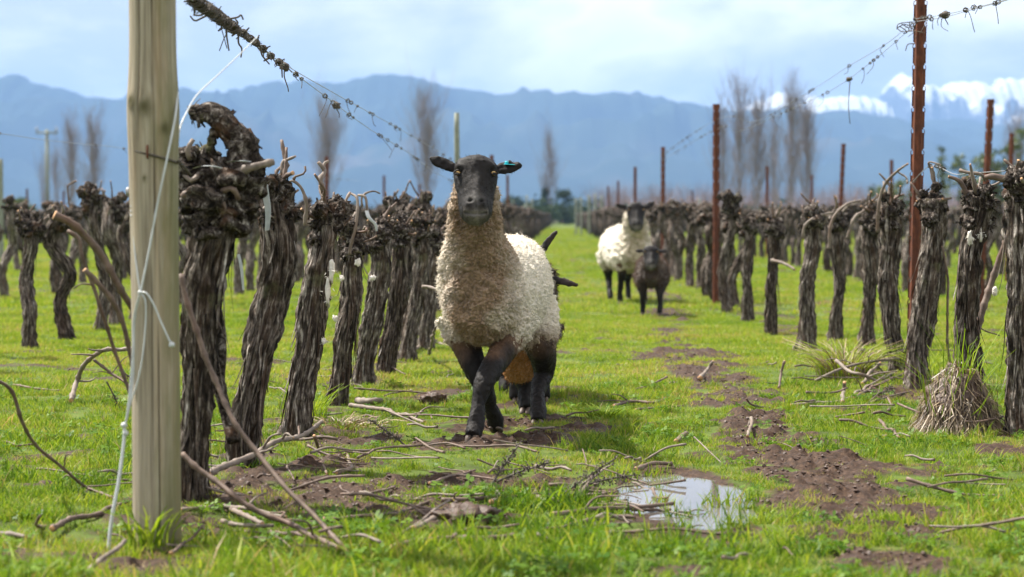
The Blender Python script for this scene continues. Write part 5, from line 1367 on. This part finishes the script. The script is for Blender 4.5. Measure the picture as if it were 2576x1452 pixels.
pcane([(2210, 1058), (2240, 1082), (2262, 1100)], .009, .006, 52, 'dark stick before the straw mound'); pcane([(2460, 820, 8.7), (2490, 835, 8.7), (2515, 845, 8.7)], .004, .003, 53, 'thin twig crossing the vine of the straw mound')
pcane([(2210, 906, 11), (2240, 892, 11), (2285, 902, 10.9)], .006, .004, 54, 'twig at the foot of the notched post'); pcane([(1080, 890), (1095, 830, 11.2), (1120, 800, 11.2), (1150, 780, 11.3)], .012, .008, 55, 'pale cane leaning behind the ewe shoulder', True)
pcane([(1040, 880), (1090, 862), (1135, 870)], .014, .009, 56, 'cane lying at the vine feet beside the ewe', True, shoots=2)
pcane([(1063, 722, 9.0), (1085, 728, 8.95), (1110, 732, 8.9)], .010, .008, 57, 'broken stub poking out beside the ewe shoulder', True)
pcane([(1940, 655, 15.0), (1970, 662, 14.9), (2000, 680, 14.8)], .015, .010, 58, 'broken cane sticking out of the fifth vine', True)
pcane([(175, 520, 14.6), (172, 500, 14.6), (168, 470, 14.6), (178, 462, 14.6), (192, 455, 14.6)], .006, .009, 59, 'dead hooked shoot standing above the row left of the wooden post')
# loose twigs
g = np.random.default_rng(31)
tw_meshes = []
for k in range(8):
    L = g.uniform(.10, .32); a = g.normal(0, .006, (4, 3)); a[:, 2] = np.abs(a[:, 2]) * 1.2
    pts = np.array([(L * (q - .5), 0, .008) for q in (0, .33, .66, 1)]) + a
    mb, _ = cane_mesh(pts, g.uniform(.0025, .0048), g.uniform(.002, .0035), 60 + k, 6, .05, .003); tw_meshes.append(mb.mesh('twig', [M['pale' if k % 3 == 0 else 'cane'], M['cane']]))
n = 0
while n < 190:
    d = g.uniform(5.0, 13) ; x = g.uniform(-.26, .21) * d
    if n >= 130: d = g.uniform(5.2, 7.4); x = g.uniform(-.95, .35)
    near_row = min(abs(x + 1.0), abs(x - 1.5)); 
    if n < 130 and g.uniform() > (.9 if near_row < .45 else .22) * (1.3 if d < 7.5 else 1): continue
    ki = int(g.integers(0, 8))
    o = link('twig', tw_meshes[ki], None, (x, d, float(ground_z(np.array([x]), np.array([d]))[0]) + g.uniform(.004, .02)))
    o.rotation_euler = (g.normal(0, .1), g.normal(0, .12), g.uniform(0, 6.28)); o.scale = (g.uniform(.6, 1.4),) * 3
    where = ('left of the wooden post row' if x < -1.6 else 'at the feet of the wooden post row' if x < -.6 else 'in the front grass of the open aisle' if x < 1.1 and d < 7.2 else 'in the open aisle beyond the puddle' if x < 1.1 else 'at the feet of the notched post row')
    tag(o, 'short %s twig lying %s' % ('pale' if ki % 3 == 0 else 'brown', where), 'twig', 'loose twigs in the grass'); n += 1
# dark feathery dead weeds
def weed(x, y, L, ang, seed, label, d=None):
    c = G(x, y, .01) if d is None else P(x, y, d); root = thing('dead_weed', c, label, 'weed', 'dead dark weeds'); g = np.random.default_rng(seed); m_ = MB()
    p = spline([(0, 0, 0), (L * .4 * math.cos(ang), .02, L * .4 * math.sin(ang) + .01), (L * math.cos(ang), .03, L * math.sin(ang) + .015)], 30); vv, ff = tube(p, np.linspace(.004, .002, 30), 5); m_.add(vv, ff); m_.build('stem', M['tendril'], root); s_ = MB()
    for k in range(110):
        q = p[int(g.uniform(.25, 1) * 29)]; e = g.normal(0, 1, 3); e /= np.linalg.norm(e); l = g.uniform(.008, .028); s = np.cross(e, [0, 0, 1.0]) * .0022
        s_.add([q - s, q + s, q + e * l + s, q + e * l - s], [(0, 1, 2, 3)])
        if k % 2: s_.add((q + e * l) + ico(1)[0] * .0032, ico(1)[1])
    o = s_.build('seed_heads', M['tendril'], root, False); o['kind'] = 'stuff'
weed(1395, 1262, .22, .55, 1, 'feathery dead weed left of the puddle'); weed(1470, 1222, .17, .1, 2, 'dark feathery weed reaching towards the puddle'); weed(1235, 1222, .14, .9, 3, 'dark feathery weed before the ewe'); weed(1250, 1212, .18, .25, 4, 'low dark weed before the ewe hooves')
weed(2230, 945, .18, 2.4, 5, 'dark dead weed at the foot of the notched post'); weed(268, 960, .25, -1.2, 6, 'dark feathery weed hanging under the grey forked branch', 9.3); weed(300, 930, .2, -.8, 7, 'dark weed by the grey forked branch', 9.35); weed(1030, 1130, .18, 2.6, 8, 'dark low weed left of the ewe hooves')
weed(2170, 1010, .15, .3, 9, 'dark dead weed under the cane tangle')

# ------------------------------------------------------------------ straw mound and tussocks
def tussock(name, x, y, H, R_, n, seed, mats, label, cat, lean=.9, wide=.0022, core=True):
    c = G(x, y); c[2] = 0; root = thing(name, c, label, cat); g = np.random.default_rng(seed)
    if core:
        m_ = MB(); v0, f0 = ico(4); q = v0 * [R_ * .80, R_ * .80, H * .62]; q = q * (1 + .16 * vnoise(v0 * 4, seed)[:, None] + .1 * vnoise(v0 * 12, seed + 1)[:, None]); m_.add(q + [0, 0, H * .22], f0); m_.build('clump', M['soil'], root)
    for nm, mat, cnt, up in mats:
        m_ = MB()
        for k in range(int(n * cnt)):
            a = g.uniform(0, 6.28); q = g.uniform(0, 1) ** .6; h0 = H * (1 - q * q) * g.uniform(.55, 1.05); b0 = np.array([math.cos(a) * R_ * q * .9, math.sin(a) * R_ * q * .9, h0 * .9 if core else 0.])
            d = np.array([math.cos(a + g.normal(0, .5)), math.sin(a + g.normal(0, .5)), 0]); L = g.uniform(.5, 1.2) * H * (.9 if core else 1.2)
            drop = g.uniform(.5, 1.3) if not up else -g.uniform(.1, .6)
            s = np.array([-d[1], d[0], g.normal(0, .3)]) * wide * g.uniform(.5, 1.4); pts = []
            for t in (0, .3, .65, 1.0):
                z = b0[2] + (L * (.35 * t - drop * t * t * .9) if core and not up else L * (t - .35 * lean * t * t)); z = max(z, .002)
                cc = np.array([b0[0], b0[1], 0]) + d * L * lean * (.55 * t if core and not up else .7 * t * t) + g.normal(0, .010 if core else .003, 3); cc[2] = z + (g.normal(0, .008) if core else 0); w_ = 1 - .75 * t; pts += [cc - s * w_, cc + s * w_]
            m_.add(pts, [(0, 1, 3, 2), (2, 3, 5, 4), (4, 5, 7, 6)], 0, tint=np.full(8, g.uniform(0, 1) if mat == 'straw' else g.uniform(.2, .75)))
        o = m_.build(nm, M[mat], root, False); o['kind'] = 'stuff'
    return root
tussock('straw_mound', 2408, 1088, .30, .165, 1900, 5, (('straw', 'straw', 1.0, False), ('green_blades', 'grass', .05, True)), 'conical mound of matted dry straw round a vine foot', 'straw mound', .55, .003)
tussock('grass_tussock', 2125, 955, .24, .16, 420, 6, (('dry_blades', 'straw', .5, True), ('green_blades', 'grass', .5, True)), 'loose tussock of long dry and green grass at the vine feet', 'tussock', 1.1, .0035, False)
tussock('grass_tussock', 1520, 1052, .07, .10, 260, 7, (('green_blades', 'grass', 1.0, True),), 'low bright green tussock in the aisle beside the ewe', 'tussock', 1.3, .0022, False)
tussock('grass_tussock', 2330, 960, .20, .10, 120, 8, (('green_blades', 'grass', 1.0, True),), 'tall green grass sprouting between the notched post vine and the straw mound', 'tussock', 1.1, .003, False)
tussock('grass_tussock', 775, 1060, .16, .09, 120, 9, (('green_blades', 'grass', 1.0, True),), 'green grass tuft growing at the foot of the third vine', 'tussock', .8, .003, False)
tussock('grass_tussock', 378, 1375, .12, .07, 60, 10, (('green_blades', 'grass', 1.0, True),), 'broad green blades growing at the foot of the wooden post', 'tussock', .8, .005, False)
tussock('straw_litter', 850, 1075, .07, .22, 260, 11, (('straw', 'straw', 1.0, True),), 'brown litter of dead stalks at the foot of the third and fourth vines', 'litter', 1.8, .003, False)
# clods
for k, (x, y, r, lab) in enumerate(((1090, 1012, .05, 'dark clod of soil left of the ewe'), (1150, 1325, .07, 'dark lump of wet soil behind the reddish stick'), (1205, 1316, .05, 'small dark lump of wet soil beside the big one'), (1690, 972, .03, 'pale clod on the far mud patch'), (1075, 1305, .03, 'crumb of soil by the crooked pale stick'), (1190, 1090, .028, 'brown clod by the ewe hoof'))):
    c = G(x, y); root = thing('soil_clod', c, lab, 'clod', 'soil clods'); m_ = MB(); gnarl(m_, (0, 0, r * .25), (r, r * .8, r * .55), 900 + k, 4, .35); gnarl(m_, (r * .6, .01, r * .1), (r * .6, r * .5, r * .4), 950 + k, 3, .35); m_.build('lump', M['soil'], root)
g = np.random.default_rng(55)
cm = MB(); ms = np.array(MUD)[g.integers(0, 22, 9000)]
cxm, cym = g.normal(ms[:, 0], ms[:, 2] * .7), g.normal(ms[:, 1], ms[:, 3] * .7)
ok = (cym > 4) & (mud_at(cxm, cym) > .35); cxm, cym = cxm[ok][:2200], cym[ok][:2200]; czm = ground_z(cxm, cym)
for x, y, z in zip(cxm, cym, czm):
    r = g.uniform(.003, .009); v0, f0 = ico(1); cm.add(v0 * [r, r, r * .6] * (1 + .3 * g.normal(0, 1, (len(v0), 1))) + [x, y, z + r * .2], f0)
tag(cm.build('mud_crumbs', M['soil'], None, False), 'crumbs of trodden mud on the bare patches', kind='stuff')

# ------------------------------------------------------------------ far trees
M['poplar'] = mat_plain('bare_branches', (0.24, 0.205, 0.21), var=0.25, scale=1.0)
M['needle'] = mat_leafy('dark_evergreen_leaves', [(0, (0.012, 0.026, 0.014)), (1, (0.04, 0.065, 0.028))], .15, .02)
M['leaf'] = mat_leafy('olive_leaves', [(0, (0.035, 0.06, 0.018)), (1, (0.12, 0.15, 0.045))], .3, .03)
M['brush'] = mat_plain('winter_orchard_twigs', (0.22, 0.15, 0.14), var=0.3, scale=.6)
def bare_tree(px, top, d, wpx, label, seed, grp='bare poplars', dens=1.0):
    q = P(px, top, d); H = q[2]; Wd = wpx / FPX * d / 2; g = np.random.default_rng(seed)
    root = thing('bare_poplar', (q[0], d, 0), label, 'tree', grp)
    tr = spline([(0, 0, -.2), (g.normal(0, .06), 0, H * .3), (g.normal(0, .1), 0, H * .7), (0, 0, H * .97)], 20); m_ = MB(); vv, ff = tube(tr, np.linspace(H * .009, H * .001, 20), 6); m_.add(vv, ff); m_.build('trunk', M['poplar'], root)
    m_ = MB()
    def branch(p0, d0, L, r, lev):
        n = 5; pts = [p0]; dd = d0.copy()
        for k in range(n): dd = dd + np.array([g.normal(0, .07), g.normal(0, .07), .10]); dd /= np.linalg.norm(dd); pts.append(pts[-1] + dd * L / n)
        pts = np.array(pts); vv, ff = tube(pts, np.linspace(r, r * .3, n + 1), 3, cap=False); m_.add(vv, ff)
        if lev < 2:
            for k in range(int((7 if lev == 0 else 4) * dens)):
                i = g.integers(1, n + 1); a = g.uniform(0, 6.28); e = g.uniform(.25, .6); ax = dd * math.cos(e) + np.array([math.cos(a), math.sin(a), .2]) * math.sin(e)
                branch(pts[i], ax / np.linalg.norm(ax), L * g.uniform(.35, .6), r * .5, lev + 1)
    nb = int(48 * dens)
    for k in range(nb):
        z = H * (.10 + .72 * (k / nb)); i = min(19, int(z / H * 20)); a = g.uniform(0, 6.28); e = g.uniform(.18, .42)
        env = Wd * (1.05 - .75 * max(0, (z / H - .35)) / .65) ; L = min(env / math.sin(e) * g.uniform(.6, 1.05), (H * 1.02 - z) / math.cos(e) * .98)
        branch(tr[i], np.array([math.cos(a) * math.sin(e), math.sin(a) * math.sin(e), math.cos(e)]), L, H * .0030, 0)
    m_.build('crown', M['poplar'], root, False); return root
for k, (x, t_, w, d, lab, dn) in enumerate(((180, 305, 55, 190, 'narrow bare poplar between the utility pole and the wooden post', 1), (232, 300, 62, 185, 'fuller bare poplar close to the left side of the wooden post', 1.1), (140, 385, 55, 240, 'small bare tree around the utility pole', .8), (110, 400, 40, 250, 'smallest bare tree beside the utility pole', .7),
        (822, 300, 95, 185, 'broad bare tree behind the mossy vine head', 1.0), (1072, 262, 100, 185, 'tallest bare tree, left of the ewe head', 1.1), (1382, 352, 60, 230, 'thin bare poplar above the dark evergreens', .9), (1820, 255, 56, 200, 'slim bare poplar behind the second rusty post', .9), (1862, 215, 70, 195, 'tall bare poplar at the edge of the clump', 1.0), (1905, 225, 66, 205, 'bare poplar in the middle of the clump', 1.0),
        (1948, 262, 56, 215, 'shorter bare poplar in the middle of the clump', .8), (1990, 215, 70, 195, 'tall bare poplar towards the snow mountains', 1.0), (2030, 255, 70, 205, 'last bare poplar of the clump', 1.0), (2556, 285, 70, 150, 'bare tree at the right edge beside the steel post', .9))):
    bare_tree(x, t_, d, w, lab, 600 + k, dens=dn)
def leaves(mb, g, n, c, spread, s0, s1, ti, tj):
    """n small leaf faces round c"""
    b0 = c + g.normal(0, 1, (n, 3)) * spread; b0[:, 2] = np.maximum(b0[:, 2], .05); s = g.uniform(s0, s1, (n, 1)); u1 = g.normal(0, 1, (n, 3)); u1 /= np.linalg.norm(u1, axis=1)[:, None]; u2 = np.cross(u1, g.normal(0, 1, (n, 3))); u2 /= np.linalg.norm(u2, axis=1)[:, None]
    mb.add(np.stack([b0 - u1 * s, b0 + u2 * s * .6, b0 + u1 * s, b0 - u2 * s * .6], 1).reshape(-1, 3), np.arange(4 * n).reshape(n, 4).tolist(), 0, tint=np.repeat(np.clip(ti + g.normal(0, tj, n), 0, 1), 4))
def leafy_tree(px, top, d, wpx, label, seed, mat, cone=False, grp='evergreen trees', base=.12, n=1500):
    q = P(px, top, d); H = q[2]; Wd = wpx / FPX * d / 2; g = np.random.default_rng(seed); root = thing('evergreen_tree', (q[0], d, 0), label, 'tree', grp)
    m_ = MB(); vv, ff = tube(spline([(0, 0, -.2), (.05, 0, H * .4), (0, 0, H * .9)], 10), np.linspace(H * .02, H * .004, 10), 6); m_.add(vv, ff); m_.build('trunk', M['head'], root); m_ = MB(); ncl = 46
    for c in range(ncl):
        z = H * g.uniform(base, .97); u = z / H; env = Wd * ((1.05 - u) if cone else math.sqrt(max(.03, 1 - (2 * (u - base) / (1 - base) - 1) ** 2))); a = g.uniform(0, 6.28); rr = env * math.sqrt(g.uniform()); cc = np.array([rr * math.cos(a), rr * math.sin(a), z]); cr = Wd * g.uniform(.18, .38); ti = g.uniform(0, 1)
        leaves(m_, g, n // ncl, cc, cr * .5 * np.array([1, 1, .9]), cr * .2, cr * .45, ti, .2)
    m_.build('crown', M[mat], root, False); return root
for k, (x, t_, w, d, mat, cone, lab) in enumerate(((1370, 470, 45, 230, 'needle', True, 'dark evergreen under the thin bare poplar'), (1418, 478, 55, 225, 'needle', False, 'round dark evergreen at the end of the aisle'), (1345, 505, 50, 240, 'needle', False, 'low dark evergreen left of the aisle end'), (1290, 500, 70, 260, 'needle', False, 'dark far tree behind the ewe neck'),
        (2368, 345, 55, 120, 'leaf', True, 'slender olive green tree right of the notched post'), (2412, 385, 60, 118, 'leaf', False, 'round olive green tree right of the notched post'), (2500, 375, 110, 115, 'leaf', False, 'broad olive green tree at the right'), (2570, 320, 90, 118, 'leaf', False, 'tall olive green tree at the right edge'), (2265, 450, 60, 120, 'leaf', False, 'low yellow green bush left of the notched post'),
        (50, 505, 90, 150, 'leaf', False, 'round yellow green bush far off at the left'), (300, 530, 70, 150, 'leaf', False, 'low olive bush behind the wooden post'), (2210, 470, 60, 125, 'leaf', False, 'small green bush behind the vine heads'))):
    leafy_tree(x, t_, d, w, lab, 640 + k, mat, cone, n=1800)
# brushy winter orchard and hedges before the hills: one mass
om = MB(); g = np.random.default_rng(8)
for k in range(5200):
    d = g.uniform(240, 300); x = g.uniform(-.34, .30) * d; H = g.uniform(2.4, 4.4) * (1.2 if x > 4 else .5); b0 = np.array([x, d, 0.]); a = g.uniform(0, 6.28)
    for j in range(3):
        e = np.array([g.normal(0, .35), g.normal(0, .35), 1.0]); s = np.array([math.cos(a + j), math.sin(a + j), 0]) * g.uniform(.02, .05); om.add([b0 - s, b0 + s, b0 + e * H + s * .2, b0 + e * H - s * .2], [(0, 1, 2, 3)])
tag(om.build('winter_orchard', M['brush'], None, False), 'reddish brown far orchard band under the mountains', 'orchard', kind='stuff')
hm_ = MB(); g = np.random.default_rng(18)
for k in range(150):
    d = g.uniform(215, 240); x = g.uniform(-.30, .20) * d; R0 = g.uniform(1.0, 2.2) * (1.0 if -.03 < x / d < .012 else .7); H = R0 * g.uniform(1.1, 1.7); ti = g.uniform(0, .8)
    leaves(hm_, g, 120, np.array([x, d, H * .5]), .45 * np.array([R0, R0, H * .55]), .14, .34, ti, .15)
tag(hm_.build('distant_hedge', M['needle'], None, False), 'dark far hedge closing the lane under the hills', 'hedge', kind='stuff')
# utility pole
q = P(118, 326, 150); up = thing('utility_pole', (q[0], 150, 0), 'tall grey utility pole with a crossarm among the bare trees', 'utility pole')
m_ = MB(); vv, ff = tube(np.array([(0, 0, -.3), (0, 0, q[2] * .5), (0, 0, q[2])]), [.17, .15, .12], 12); m_.add(vv, ff); m_.build('pole', M['oldpost'], up)
m_ = MB(); vv, ff = tube(np.array([(-.75, -.15, q[2] - .25), (0, -.15, q[2] - .25), (.85, -.15, q[2] - .25)]), .07, 6); m_.add(vv, ff); m_.build('crossarm', M['oldpost'], up)
for dx in (-.7, .75):
    m_ = MB(); vv, ff = tube(np.array([(dx, -.15, q[2] - .2), (dx, -.15, q[2] - .05), (dx, -.15, q[2] + .15)]), [.04, .07, .05], 8); m_.add(vv, ff); m_.build('insulator', M['wire'], up)
